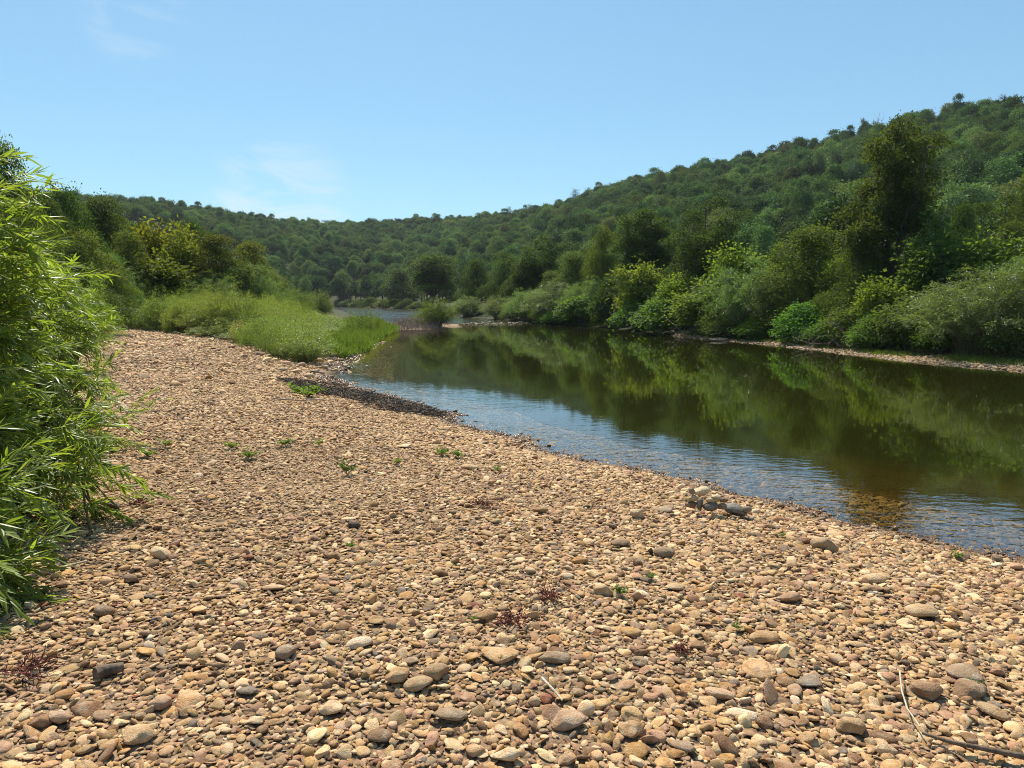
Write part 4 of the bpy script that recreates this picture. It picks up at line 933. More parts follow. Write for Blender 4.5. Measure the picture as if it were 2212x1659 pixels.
def willow_shrub(name, root, tips, label, nsh, nleaf, leafL, tint, nsingle, stem_r=0.014):
    rx, ry = root; rz_ = tz(rx, ry); wood = MB()
    Ps, Ts, Ns = [], [], []
    for tp_ in tips:
        tp_ = np.array(tp_); b0 = np.array([rx + rng.normal() * 0.16, ry + rng.normal() * 0.16, rz_ - 0.05])
        n = 10; t = np.linspace(0, 1, n)
        hor = (tp_ - b0) * np.array([1, 1, 0]); dz = tp_[2] - b0[2]
        apex = dz + 0.12 * np.linalg.norm(hor)
        zc = dz * (np.sin(np.minimum(t * 1.15, 1.0) * np.pi / 2) ** 0.9) + (apex - dz) * np.sin(t * np.pi) ** 2
        pts = b0 + hor * (t ** 1.35)[:, None]; pts[:, 2] = b0[2] + zc; pts += rng.normal(size=(n, 3)) * 0.012
        wood.tube(pts, np.linspace(stem_r, 0.002, n), 5, cap=False)
        out = unit(hor + 1e-6)
        for s in range(nsh):
            u = 1.0 if s == 0 else 0.25 + 0.75 * rng.random() ** 0.8
            if s == 0:   # the tip itself
                path = pts[-5:]
                tt_ = np.linspace(0, 1, 5)
            else:
                o_ = np.array([np.interp(u, t, pts[:, c]) for c in range(3)])
                d = unit(out * 0.6 + np.array([0, 0, 0.55]) + rng.normal(size=3) * 0.6); Ls = 0.22 + 0.33 * rng.random()
                tt_ = np.linspace(0, 1, 5)
                path = o_ + d * (tt_ * Ls)[:, None] - np.array([0, 0, 1]) * (tt_ ** 2 * Ls * 0.28)[:, None]
                wood.tube(path, np.linspace(0.0035, 0.0012, 5), 3, cap=False)
            uu = (np.arange(nleaf) + rng.random(nleaf) * 0.5) / nleaf
            p = np.column_stack([np.interp(uu, tt_, path[:, c]) for c in range(3)])
            ax = unit(path[-1] - path[0]); sd_ = unit(np.cross(ax, [0, 0, 1.0])); up = np.cross(sd_, ax)
            ang = np.arange(nleaf) * 2.4 + rng.normal(size=nleaf) * 0.4
            spread_ = 0.75 * (1 - 0.55 * uu)
            dirn = ax * (1 - spread_ * 0.4)[:, None] + (np.cos(ang)[:, None] * sd_ + np.sin(ang)[:, None] * up * 0.7) * spread_[:, None] - np.array([0, 0, 0.22])
            Ps.append(p); Ts.append(unit(dirn + rng.normal(size=(nleaf, 3)) * 0.12)); Ns.append(unit(np.array([0, 0, 1.0]) + rng.normal(size=(nleaf, 3)) * 0.45))
    P, T, N = map(np.concatenate, (Ps, Ts, Ns)); n = len(P)
    L = leafL * (0.65 + 0.6 * rng.random(n))
    N = unit(N - (N * T).sum(1, keepdims=True) * T); S = np.cross(N, T)
    M = np.stack([T, S, N], -1)               # columns
    r = rng.random(n); kind_ = rng.integers(0, 4, n)
    e = empty(name, (rx, ry, rz_)); tag(e, label, 'willow')
    inv = np.array([rx, ry, rz_])
    px_, py_, dp = project(P); scr = np.where((dp > 0.3) & (px_ > -40) & (px_ < 2252), L * F / np.maximum(dp, 0.3), 0)
    top = np.argsort(-scr)[:nsingle]; one = np.zeros(n, bool); one[top] = True
    fo = MB()
    for q in range(4):
        V, tr_, qd = BT[q]; m = np.where((kind_ == q) & ~one)[0]
        W = np.einsum('nij,vj->nvi', M[m], V) * L[m][:, None, None] + P[m][:, None] - inv
        off = (np.arange(len(m)) * len(V))[:, None, None]
        base_n = fo.n
        fo.add(W.reshape(-1, 3), (tr_[None] + off).reshape(-1, 3), 0, np.repeat(r[m], len(tr_)))
        fo.f[4].append((qd[None] + off).reshape(-1, 4) + base_n); fo.m[4].append(np.zeros(len(m) * 4, np.int32)); fo.r[4].append(np.repeat(r[m], 4).astype(np.float32))
    f_ = link('foliage', fo.mesh(name + '_foliage', [WLEAF]), e); f_['kind'] = 'stuff'; f_['tint'] = list(tint)
    V_ = wood; V_.v = [v - inv.astype(np.float32) for v in V_.v]
    link('stems', V_.mesh(name + '_stems', [STEM], True), e)
    for q in top:
        o = link('leaf', LEAFM[kind_[q] * 4 + int(r[q] * 3.99)], e); o['tint'] = list(tint)
        mw = Matrix(np.vstack([np.column_stack([M[q] * L[q], P[q] - inv]), [0, 0, 0, 1]]).tolist()); o.matrix_local = mw
    return e
LEAFM = []
for q in range(4):
    V, tr_, qd = BT[q]
    for rr in (0.1, 0.4, 0.6, 0.93):
        b = MB(); b.add(V, tr_, 0, rr); b.n = 0; b.f[4].append(qd); b.m[4].append(np.zeros(4, np.int32)); b.r[4].append(np.full(4, rr, np.float32))
        LEAFM.append(b.mesh('willow_leaf', [WLEAF]))
def cloud(n, cx, cyy, rx, ry, z0, z1, f=lambda u: 1):
    out = []
    while len(out) < n:
        a = rng.random() * 6.28; r_ = math.sqrt(rng.random()); z = z0 + (z1 - z0) * rng.random(); u = (z - z0) / (z1 - z0)
        s = f(u); out.append((cx + math.cos(a) * r_ * rx * s, cyy + math.sin(a) * r_ * ry * s, z))
    return out
WT = (0.195, 0.265, 0.058)
willow_shrub('willow_shrub', (-3.75, 4.4), cloud(130, -3.72, 4.4, 0.95, 1.0, 1.25, 3.08, lambda u: 0.9 + 0.5 * u * (1 - u) - 0.2 * u), 'tallest near willow with long bright leaves, reaching up the left edge of the photo', 6, 30, 0.108, WT, 300)
willow_shrub('willow_shrub', (-5.6, 7.4), cloud(235, -5.28, 7.2, 1.34, 1.3, 0.5, 2.6, lambda u: 1.05 - 0.3 * u), 'broad dense willow sweeping down to the gravel, behind the tallest near willow', 6, 30, 0.106, WT, 150)
willow_shrub('willow_shrub', (-3.0, 3.35), cloud(30, -2.8, 3.4, 0.40, 0.5, 0.6, 1.4), 'low drooping willow shoots closest to the camera, at the lower left edge', 6, 26, 0.106, WT, 150, 0.008)
willow_shrub('willow_shrub', (-3.3, 4.75), cloud(34, -3.35, 4.7, 0.6, 0.6, 0.7, 1.45), 'small willow between the lowest shoots and the broad dense willow', 6, 26, 0.106, WT, 60, 0.008)
# ------------------------------------------------------------------ river stones
import bmesh
def stone_shape(sub, cuts, rough, ax):
    bm = bmesh.new(); bmesh.ops.create_icosphere(bm, subdivisions=sub, radius=1.0)
    me = bpy.data.meshes.new('stone'); bm.to_mesh(me); bm.free()
    V = np.empty(len(me.vertices) * 3); me.vertices.foreach_get('co', V); V = V.reshape(-1, 3)
    for _ in range(cuts):
        nrm = rvec(1)[0]; d = 0.5 + 0.32 * rng.random()
        k = V @ nrm; ex = np.maximum(k - d, 0); V = V - nrm * (ex * 0.92)[:, None]
    o = rng.random(3) * 50
    nz = fbm(V[:, 0] * 1.3 + o[0] + V[:, 2] * .7, V[:, 1] * 1.3 + o[1] - V[:, 2] * .9, 3) + 0.4 * fbm(V[:, 0] * 3.1 + o[2] + V[:, 2] * 2.1, V[:, 1] * 3.1 + V[:, 2] * 2.3, 5)
    V = V * (1 + rough * nz)[:, None]
    V = V / np.abs(V).max(0) * np.array(ax)
    me.vertices.foreach_set('co', V.ravel()); me.polygons.foreach_set('use_smooth', np.ones(len(me.polygons), bool)); me.materials.append(STONE); me.update()
    return me
SHP = []
for i in range(18):
    if i < 7: SHP.append(('rounded', 1, 0.3, (1, 0.62 + 0.3 * rng.random(), 0.36 + 0.25 * rng.random())))
    elif i < 12: SHP.append(('flat', 5, 0.4, (1, 0.55 + 0.35 * rng.random(), 0.2 + 0.12 * rng.random())))
    else: SHP.append(('angular', 11, 0.5, (1, 0.6 + 0.3 * rng.random(), 0.42 + 0.25 * rng.random())))
st0 = rng.bit_generator.state
STN = [stone_shape(3, c, r_, a) for _, c, r_, a in SHP]
rng.bit_generator.state = st0
STL = [stone_shape(2, c, r_, a) for _, c, r_, a in SHP]
STH = np.array([s[3][2] for s in SHP])
COLS = [('tan', (0.56, 0.41, 0.225), .27), ('cream', (0.70, 0.565, 0.36), .24), ('ochre', (0.48, 0.32, 0.145), .12), ('pinkish', (0.48, 0.325, 0.215), .12),
        ('brown', (0.27, 0.175, 0.10), .10), ('grey-brown', (0.34, 0.26, 0.175), .08), ('slate-grey', (0.22, 0.19, 0.155), .018), ('white', (0.74, 0.64, 0.49), .012), ('rust-red', (0.27, 0.12, 0.07), .01)]
CN = [c[0] for c in COLS]; CV = np.array([c[1] for c in COLS]); CW = np.array([c[2] for c in COLS]); CW = CW / CW.sum()

LABELLED = []     # (object, x, y, label head)
def put_stone(name, shape, x, y, z, size, ah, colour, label, rot=None, cat='stone', group=None, wet=0.0, tilt=0.12, hs=1.0):
    o = link(name, STN[shape]); r_ = (rng.normal() * tilt, rng.normal() * tilt, rng.random() * 6.28) if rot is None else rot
    o.location = (x, y, z); o.rotation_euler = r_; o.scale = (size, size * ah, size * hs)
    o['tint'] = [float(v) for v in colour]; o['wet'] = float(wet); tag(o, label, cat, group); return o
def stone_px(px, py, wpx, shape, colour, label, hs=1.0, ah=1.0, up=0.55, rot=None, cat='stone'):
    z = 0.5
    for _ in range(12):
        x, y = on_z(px, py, z); z = 0.5 * z + 0.5 * tz(x, y)
    d = math.hypot(x, y) / math.cos(math.atan2(CAMZ - z, math.hypot(x, y))); s = wpx / F * d / 2
    return put_stone('river_stone', shape, x, y, z + 0.012 + s * STH[shape] * hs * (up - 0.2), s, ah, colour, label, rot if rot else (rng.normal() * .08, rng.normal() * .08, rng.normal() * 0.25), cat), x, y, s
C = dict((c[0], np.array(c[1])) for c in COLS)
MARKS = [
 (347, 1206, 42, 13, C['cream'], 'blocky square-edged cream stone standing out on the finer gravel', 1.1),
 (226, 1330, 40, 2, C['brown'], 'round brown stone with a dark hollow in front of it', 1.5),
 (284, 1258, 32, 14, C['brown'], 'small dark-sided angular stone up the gravel from the round brown one', 1.2),
 (1783, 1190, 56, 13, C['tan'] * 0.8, 'large smooth tan cobble closest to the near waterline', 1.45),
 (1045, 1342, 60, 12, C['ochre'], 'upright ochre stone with a green seedling before it', 1.6),
 (1083, 1424, 84, 8, C['ochre'] * 1.15, 'wide dished ochre slab in the middle of the foreground', 1.3),
 (1197, 1426, 72, 9, C['grey-brown'], 'flat grey-brown slab right beside the dished ochre slab', 1.0),
 (862, 1470, 56, 15, C['ochre'], 'tall upright ochre stone left of the round grey-tan one', 1.7),
 (945, 1464, 54, 1, C['tan'] * 0.72, 'round grey-tan cobble beside the tall upright ochre stone', 1.4),
 (905, 1486, 62, 4, C['tan'] * 0.75, 'low smooth tan cobble just below the round grey-tan one', 0.9),
 (980, 1552, 84, 7, C['grey-brown'], 'long grey-brown lozenge of stone, widest in its row', 1.0),
 (1225, 1568, 74, 16, C['pinkish'], 'large pinkish angular slab tilted toward the camera', 1.2),
 (1365, 1588, 56, 17, C['ochre'] * 0.9, 'pitted ochre block in the lower middle of the bar', 1.3),
 (1092, 1642, 66, 12, C['cream'] * 1.05, 'pale cream block at the bottom edge of the photo', 1.0),
 (1555, 1508, 60, 10, C['pinkish'] * 1.2, 'flat pinkish slab lower right of the pitted ochre block', 1.0),
 (1602, 1550, 62, 9, C['white'], 'bright white chert slab, the whitest near the bottom edge', 1.0),
 (1480, 1622, 62, 5, C['grey-brown'], 'wide grey-brown cobble at the bottom, right of centre', 1.2),
 (2000, 1505, 64, 2, C['brown'] * 1.3, 'plump brown cobble at the lower right', 1.3),
 (2085, 1462, 70, 8, C['grey-brown'], 'long tilted grey-brown cobble by the right edge', 1.4),
 (2090, 1500, 66, 4, C['brown'] * 1.2, 'dark flat-topped cobble below the long tilted one', 1.1),
 (2150, 1548, 66, 0, C['tan'] * 0.8, 'big tan cobble near the lower right corner', 1.2),
 (1340, 1180, 40, 3, C['brown'], 'dark brown rounded stone in the middle distance, left of the cairn', 1.4),
 (1434, 1201, 44, 5, C['grey-brown'] * 0.9, 'grey loaf-shaped stone right of the dark brown rounded one', 1.2),
 (1378, 1118, 38, 1, C['cream'] * 0.9, 'pale domed stone left of the cairn', 1.2),
 (1436, 1105, 52, 8, C['grey-brown'], 'long grey stone lying between the pale domed stone and the cairn', 1.0),
 (1165, 1108, 38, 6, C['ochre'] * 0.9, 'ochre cobble alone in the finer middle gravel', 1.2),
 (775, 1398, 56, 11, C['white'] * 0.9, 'white-flecked flat stone left of the seedling boulder', 1.2),
 (352, 1530, 46, 15, C['pinkish'] * 0.9, 'upright pinkish stone at the lower left', 1.6),
 (1462, 1274, 50, 0, C['tan'], 'smooth tan cobble right of the red dried weed', 1.2),
 (1305, 1285, 44, 13, C['tan'] * 1.1, 'tan block near a green seedling', 1.1),
 (1880, 1256, 64, 9, C['tan'], 'broad tan slab half-way to the waterline at the right', 1.0),
 (765, 1140, 30, 14, C['slate-grey'] * 0.6, 'small nearly black stone in the finer gravel', 1.1),
 (245, 1100, 28, 13, C['brown'] * 0.6, 'small dark square stone near the willow shadow', 1.2),
 (875, 967, 34, 8, C['cream'], 'pale long stone in the middle of the bar', 1.2),
 (1014, 1014, 40, 10, C['tan'], 'flat tan slab near the bay in the waterline', 1.2),
 (640, 805, 24, 0, C['cream'], 'pale cobble beside the dark wrack', 1.2),
 (610, 800, 26, 2, C['grey-brown'], 'grey cobble at the upper edge of the wrack', 1.2),
 (560, 768, 26, 4, C['brown'], 'brown cobble high on the bar below the thicket', 1.2),
 (590, 752, 26, 1, C['tan'], 'tan cobble tucked under the thicket edge', 1.3),
 (1700, 1300, 52, 6, C['pinkish'], 'pinkish cobble up-slope of the large smooth tan one', 1.2),
 (1990, 1330, 60, 3, C['tan'] * 0.9, 'rounded tan cobble toward the right waterline', 1.2),
 (1650, 1385, 62, 11, C['ochre'], 'flat ochre slab right of the lower seedling', 1.2),
 (540, 1500, 50, 7, C['slate-grey'], 'flat slate-grey stone at the lower left', 1.1),
 (620, 1420, 44, 1, C['grey-brown'], 'round grey-brown cobble left of the white-flecked stone', 1.2),
 (715, 1540, 52, 16, C['cream'], 'jagged cream stone left of the long grey-brown lozenge', 1.2),
 (300, 1600, 60, 5, C['tan'], 'wide tan cobble at the lower left edge', 1.1),
 (130, 1560, 56, 12, C['pinkish'], 'pinkish block by the lower left corner', 1.2),
 (820, 1600, 50, 3, C['brown'], 'brown egg-shaped cobble near the bottom edge, left of centre', 1.2),
 (1840, 1580, 60, 14, C['ochre'], 'angular ochre stone right of the white chert slab', 1.2),
 (1750, 1480, 56, 8, C['slate-grey'] * 1.2, 'slate-coloured slab up the bar from the angular ochre stone', 1.2),
]
lm = []; big_xy = []
for q_, (a, b_, w_, shp, colr, lab, hs) in enumerate(MARKS):
    if shp < 7 and 'round' not in lab and 'egg' not in lab: shp = (12 + shp % 6) if q_ % 2 else (7 + shp % 5)
    colr = np.array([1.10, 0.94, 0.80]) * np.array(colr); colr = 0.66 * np.array(colr) + 0.34 * np.array(colr).mean() * np.array([1.30, 1.0, 0.68])
    o, x, y, s = stone_px(a, b_, w_, shp, np.clip(colr, 0, .85), lab, hs); lm.append((lab, x, y)); big_xy.append((x, y, s))
# the little cairn by the water: measured from the photograph, stacked on the gravel
def crn(cx, cyy): return 1242 + 0.4385 * cx, 702 + 0.4385 * cyy
bx, by = crn(650, 925); zc = 0.12
for _ in range(20):
    cxw, cyw = on_z(bx, by, zc); zc = 0.5 * zc + 0.5 * (tz(cxw, cyw) + 0.03)
CAIRN = [(575, 886, 62, 34, 8, 'brown', 'dark flat stone at the bottom of the cairn'), (668, 892, 78, 42, 5, 'slate-grey', 'banded grey stone at the foot of the cairn'),
 (725, 893, 52, 36, 14, 'grey-brown', 'grey-brown stone wedged in the right foot of the cairn'), (617, 880, 32, 52, 1, 'slate-grey', 'grey stone standing on end in the middle of the cairn'),
 (580, 852, 62, 30, 9, 'tan', 'flat tan stone in the middle layer of the cairn'), (680, 862, 76, 26, 10, 'tan', 'thin tan slab laid over the banded grey stone'),
 (578, 818, 38, 36, 13, 'grey-brown', 'small square stone in the top layer of the cairn'), (627, 817, 76, 46, 0, 'cream', 'pale tilted capstone of the cairn'),
 (735, 862, 46, 26, 4, 'brown', 'brown stone on the right shoulder of the cairn'), (790, 910, 112, 54, 3, 'slate-grey', 'large smooth grey cobble leaning at the right end of the cairn'),
 (848, 908, 44, 30, 2, 'grey-brown', 'last small stone at the right end of the cairn'), (700, 848, 60, 24, 7, 'cream', 'thin cream slab beside the capstone')]
for q, (a, b_, w_, h_, shp, cn_, lab) in enumerate(CAIRN):
    p_, q_ = crn(a, b_); d = ray(p_, q_); yd = cyw + (0.10 if q in (7, 9) else 0.0) - 0.04 * (q % 2); k = yd / d.y
    s = w_ * 0.4385 / F * yd / 2 * 1.08; hh = h_ * 0.4385 / F * yd / 2 * 1.12
    zt = CAMZ + d.z * k
    gz = tz(d.x * k, yd)
    o = put_stone('stacked_stone', shp, d.x * k, yd, max(zt, gz + hh * 0.6 + 0.02), s, 1.0, C[cn_], lab, (rng.normal() * .06, (-0.22 if q == 7 else 0.25 if q == 9 else rng.normal() * .06), rng.normal() * .15), 'stone', 'stones of the little cairn by the water', hs=hh / s / STH[shp])
    big_xy.append((d.x * k, yd, s * 0.9))

# everything else: jittered layers from coarse to fine; the ones that show largest become objects of their own
ACC = []
OCCR, OX, OY, ON = 0.02, -16.0, 0.0, 2200
occ = np.zeros((ON, ON), bool)
def stamp(x, y, r_):
    for a, b_, c_ in zip(x, y, r_):
        i, j, q = int((a - OX) / OCCR), int((b_ - OY) / OCCR), max(1, int(c_ / OCCR))
        if i - q < 0 or j - q < 0 or i + q + 1 >= ON or j + q + 1 >= ON: continue
        yy_, xx_ = np.ogrid[-q:q + 1, -q:q + 1]; occ[j - q:j + q + 1, i - q:i + q + 1] |= (xx_ ** 2 + yy_ ** 2 <= q * q)
def free(x, y):
    i = ((x - OX) / OCCR).astype(int); j = ((y - OY) / OCCR).astype(int); ok = (i >= 0) & (j >= 0) & (i < ON) & (j < ON)
    r_ = np.ones(len(x), bool); r_[ok] = ~occ[j[ok], i[ok]]; return r_
stamp([b_[0] for b_ in big_xy], [b_[1] for b_ in big_xy], [b_[2] * 0.85 for b_ in big_xy])
def layer(sp, r0, r1, s0, s1, prob, lift, stampf=0.0, half=R(44), lo=-1.7):
    x, y = jitter_grid(-r1, r1, 0.3, r1, sp); r_ = np.hypot(x, y); a = np.arctan2(x, y)
    m = (r_ > r0) & (r_ < r1) & (np.abs(a) < half) & (rng.random(len(x)) < prob); x, y = x[m], y[m]
    sd, right = shore(x, y); fl = forest_left(x, y); m = (sd > lo) & (~right) & (fl < 1.2) & free(x, y); x, y, sd = x[m], y[m], sd[m]
    coarse = np.clip(0.92 + 0.12 * np.tanh(x * 0.8) + 0.4 * fbm(x * 0.5, y * 0.5, 41), 0.7, 1.25)
    n = len(x); s = (s0 + (s1 - s0) * rng.random(n) ** 1.5) * 0.5 * coarse
    z = np.maximum(terrain(x, y), -9)
    idx = rng.choice(18, n, p=np.array([0.42] * 7 + [1.5] * 5 + [1.8] * 6) / (2.94 + 7.5 + 10.8)); ci = rng.choice(len(COLS), n, p=CW)
    tint = CV[ci] * np.array([1.06, 0.905, 0.775]) * (0.76 + 0.46 * rng.random((n, 1))) * (1 + 0.025 * rng.normal(size=(n, 3)))
    hsv = 0.45 + 0.48 * rng.random(n)
    wet = np.clip(1 - (z - 0.02 - 0.03 * rng.random(n)) / 0.04, 0, 1) * (sd < 1.2) * np.where(z < -0.03, 0.35, 1.0)
    tint = tint * np.where(z < -0.03, 0.85, 1.0)[:, None]
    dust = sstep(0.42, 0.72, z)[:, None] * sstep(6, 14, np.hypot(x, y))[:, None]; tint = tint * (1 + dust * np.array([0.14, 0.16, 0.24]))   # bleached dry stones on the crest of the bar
    til = np.where(rng.random(n) < 0.34, 0.48, 0.18)
    rot = np.column_stack([rng.normal(size=n) * til, rng.normal(size=n) * til, rng.random(n) * 6.28])
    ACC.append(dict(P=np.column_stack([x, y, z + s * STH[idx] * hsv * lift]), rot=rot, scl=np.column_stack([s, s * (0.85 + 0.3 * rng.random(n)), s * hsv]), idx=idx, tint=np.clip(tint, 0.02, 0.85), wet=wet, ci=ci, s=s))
    if stampf: stamp(x, y, s * stampf)
layer(0.42, 2.0, 14, 0.12, 0.20, 0.16, 0.55, 0.8)
layer(0.17, 1.6, 14, 0.08, 0.135, 0.36, 0.65, 0.75)
layer(0.080, 1.5, 9, 0.055, 0.10, 0.75, 0.75, 0.6)
layer(0.040, 1.5, 4.6, 0.034, 0.066, 1.0, 0.7)
layer(0.033, 4.6, 9, 0.028, 0.054, 1.0, 0.7)
layer(0.052, 1.5, 9, 0.042, 0.068, 0.7, 0.35)
layer(0.024, 1.5, 4.6, 0.021, 0.038, 0.8, 0.95)
layer(0.053, 8.7, 18, 0.050, 0.092, 1.0, 0.7)
layer(0.080, 8.7, 18, 0.085, 0.13, 0.7, 0.3)
layer(0.45, 14, 40, 0.18, 0.38, 0.22, 0.6, 0.8)
layer(0.09, 17, 40, 0.07, 0.14, 1.0, 0.65)
layer(0.15, 17, 40, 0.13, 0.22, 0.7, 0.3)
A = {k: np.concatenate([a[k] for a in ACC]) for k in ACC[0]}
px_, py_, dp = project(A['P']); ins = (dp > 1) & (px_ > -20) & (px_ < 2232) & (py_ < 1690)
area = np.where(ins, (A['s'] * F / np.maximum(dp, 1)) ** 2, 0)
NS = 270 - len(MARKS)
top = np.argsort(-area)[:NS]; one = np.zeros(len(area), bool); one[top] = True
rs = ~one
scatter('gravel', shapes('stone_shape', STL), A['P'][rs], A['rot'][rs], A['scl'][rs], A['idx'][rs], A['tint'][rs], 'mixed tan, cream and brown river gravel covering the bar', {'wet': A['wet'][rs]})
SIZE = {0: 'fist-sized', 1: 'palm-sized', 2: 'hand-sized'}
def direction(dx, dy):
    if abs(dx) > abs(dy) * 1.3: return 'right of' if dx > 0 else 'left of'
    return 'behind' if dy > 0 else 'in front of'
used = {}
EXTRA = [(700, 765, 20), (722, 772, 22), (712, 784, 18), (690, 782, 24), (665, 778, 20), (700, 797, 22), (725, 803, 18), (683, 806, 26), (650, 792, 20), (668, 815, 22), (715, 818, 18), (640, 776, 24), (618, 786, 22), (600, 770, 18), (575, 782, 24), (548, 748, 20), (520, 740, 18),
         (480, 732, 18), (455, 738, 16), (430, 728, 18), (405, 736, 16), (380, 722, 14), (560, 800, 18), (530, 772, 16), (745, 792, 14), (738, 780, 14), (500, 752, 18), (470, 758, 14), (690, 835, 18), (655, 832, 16)]
xs_ = []
for (a, b_, w_) in EXTRA:
    z = 0.4
    for _ in range(12):
        x, y = on_z(a, b_, z); z = 0.5 * z + 0.5 * tz(x, y)
    s_ = w_ / F * math.hypot(x, y) / 2; i_ = int(rng.choice([0, 1, 2, 3, 4, 12, 13, 14, 15, 16])); c_ = int(rng.choice([0, 1, 1, 3, 5])); hv = 0.8 + 0.4 * rng.random()
    xs_.append((x, y, z + s_ * STH[i_] * hv * 0.4 + 0.02, s_, i_, c_, hv))
nA = len(A['s'])
A['P'] = np.vstack([A['P'], [e[:3] for e in xs_]]); A['s'] = np.append(A['s'], [e[3] for e in xs_]); A['idx'] = np.append(A['idx'], [e[4] for e in xs_]); A['ci'] = np.append(A['ci'], [e[5] for e in xs_])
A['rot'] = np.vstack([A['rot'], np.column_stack([rng.normal(size=len(xs_)) * .1, rng.normal(size=len(xs_)) * .1, rng.random(len(xs_)) * 6.28])]); A['scl'] = np.vstack([A['scl'], [(e[3], e[3] * .9, e[3] * e[6]) for e in xs_]])
A['tint'] = np.vstack([A['tint'], [np.clip(CV[e[5]] * np.array([1.12, 1.0, 0.9]) * (0.8 + 0.35 * rng.random()), 0, .85) for e in xs_]]); A['wet'] = np.append(A['wet'], np.zeros(len(xs_)))
top = np.append(top, np.arange(nA, nA + len(xs_)))
for q in top:
    x, y, z = A['P'][q]; cn_ = CN[A['ci'][q]]; shp = SHP[A['idx'][q]][0]; s = A['s'][q] * 2
    dd = sorted((math.hypot(x - l[1], y - l[2]), l) for l in lm)
    sz = 'large' if s > 0.16 else 'medium' if s > 0.115 else 'small'
    for _, l in dd:
        short = ' '.join(l[0].split(' ')[:5]).rstrip(',')
        key = (sz, cn_, shp, direction(x - l[1], y - l[2]), l[0])
        if key not in used: break
    used[key] = 1
    o = link('river_stone', STN[A['idx'][q]]); o.location = A['P'][q]; o.rotation_euler = A['rot'][q]; o.scale = A['scl'][q]
    o['tint'] = [float(v) for v in A['tint'][q]]; o['wet'] = float(A['wet'][q])
    LABELLED.append((o, sz, cn_, shp, key[3], l[0]))
def brief(lab):
    """the noun phrase at the head of a landmark's label"""
    out = []
    for wd in lab.replace(',', ' ,').split():
        if wd in (',', 'with', 'in', 'at', 'by', 'beside', 'left', 'right', 'closest', 'standing', 'lying', 'tilted', 'half-way', 'up', 'up-slope', 'near', 'just', 'below', 'lower', 'toward', 'alone', 'high', 'tucked', 'of') and len(out) > 2: break
        out.append(wd)
    return ' '.join(out[:8])
for o, sz, cn_, shp, dr, l in LABELLED:
    tag(o, '%s %s %s stone %s the %s' % (sz, shp, cn_, dr, brief(l)), 'stone', 'cobbles lying on the gravel bar')

# stones of the riffle and of the far stony strip
def strip(name, pxs, dpy, per, s0, s1, label, wetf=0.3, inland=1.6):
    P = []
    for a in np.arange(*pxs):
        yb = np.interp(a, [p[0] for p in R_PX], [p[1] for p in R_PX])
        X, Y = on_z(a, yb + dpy * (rng.random() - 0.5))
        for _ in range(per): P.append((X + rng.normal() * 0.3, Y + rng.random() * inland - 0.15))
    P = np.array(P); n = len(P); s = (s0 + (s1 - s0) * rng.random(n) ** 2) / 2; idx = rng.integers(0, 18, n); ci = rng.choice(len(COLS), n, p=CW)
    sd, _ = shore(P[:, 0], P[:, 1]); m = sd < 3.2; P, s, idx, ci, sd = P[m], s[m], idx[m], ci[m], sd[m]; n = len(P)
    z = np.maximum(terrain(P[:, 0], P[:, 1]), -0.06)
    return scatter(name, shapes(name + '_shape', STL), np.column_stack([P, z + s * 0.2]), np.column_stack([rng.normal(size=n) * .2, rng.normal(size=n) * .2, rng.random(n) * 6.28]),
            np.column_stack([s, s * 0.9, s * (0.7 + 0.5 * rng.random(n))]), idx, CV[ci] * np.array([0.78, 0.7, 0.64]) * (0.7 + 0.4 * rng.random((n, 1))), label, {'wet': np.where(sd < 0.1, wetf, 0.0)})
strip('bank_gravel', (1480, 2330, 1.1), 3, 12, 0.06, 0.22, 'pale stones of the narrow strip under the far bank bushes', inland=2.4)
P = []
for _ in range(170):
    t = rng.random(); a = 995 + (1150 - 995) * t; yb = 700.5 - 3.2 * t + rng.normal() * 1.2; P.append(on_z(a, yb))
P = np.array(P); n = len(P); s = (0.10 + 0.28 * rng.random(n) ** 2) / 2; idx = rng.integers(0, 18, n); ci = rng.choice(len(COLS), n, p=CW)
scatter('riffle_stones', shapes('riffle_stone', STL), np.column_stack([P, s * 0.25 - 0.01]), np.column_stack([rng.normal(size=n) * .2, rng.normal(size=n) * .2, rng.random(n) * 6.28]),
        np.column_stack([s, s * 0.9, s * 0.8]), idx, CV[ci] * 0.7, 'line of pale stones breaking the shallow riffle', {'wet': np.full(n, 0.15)})

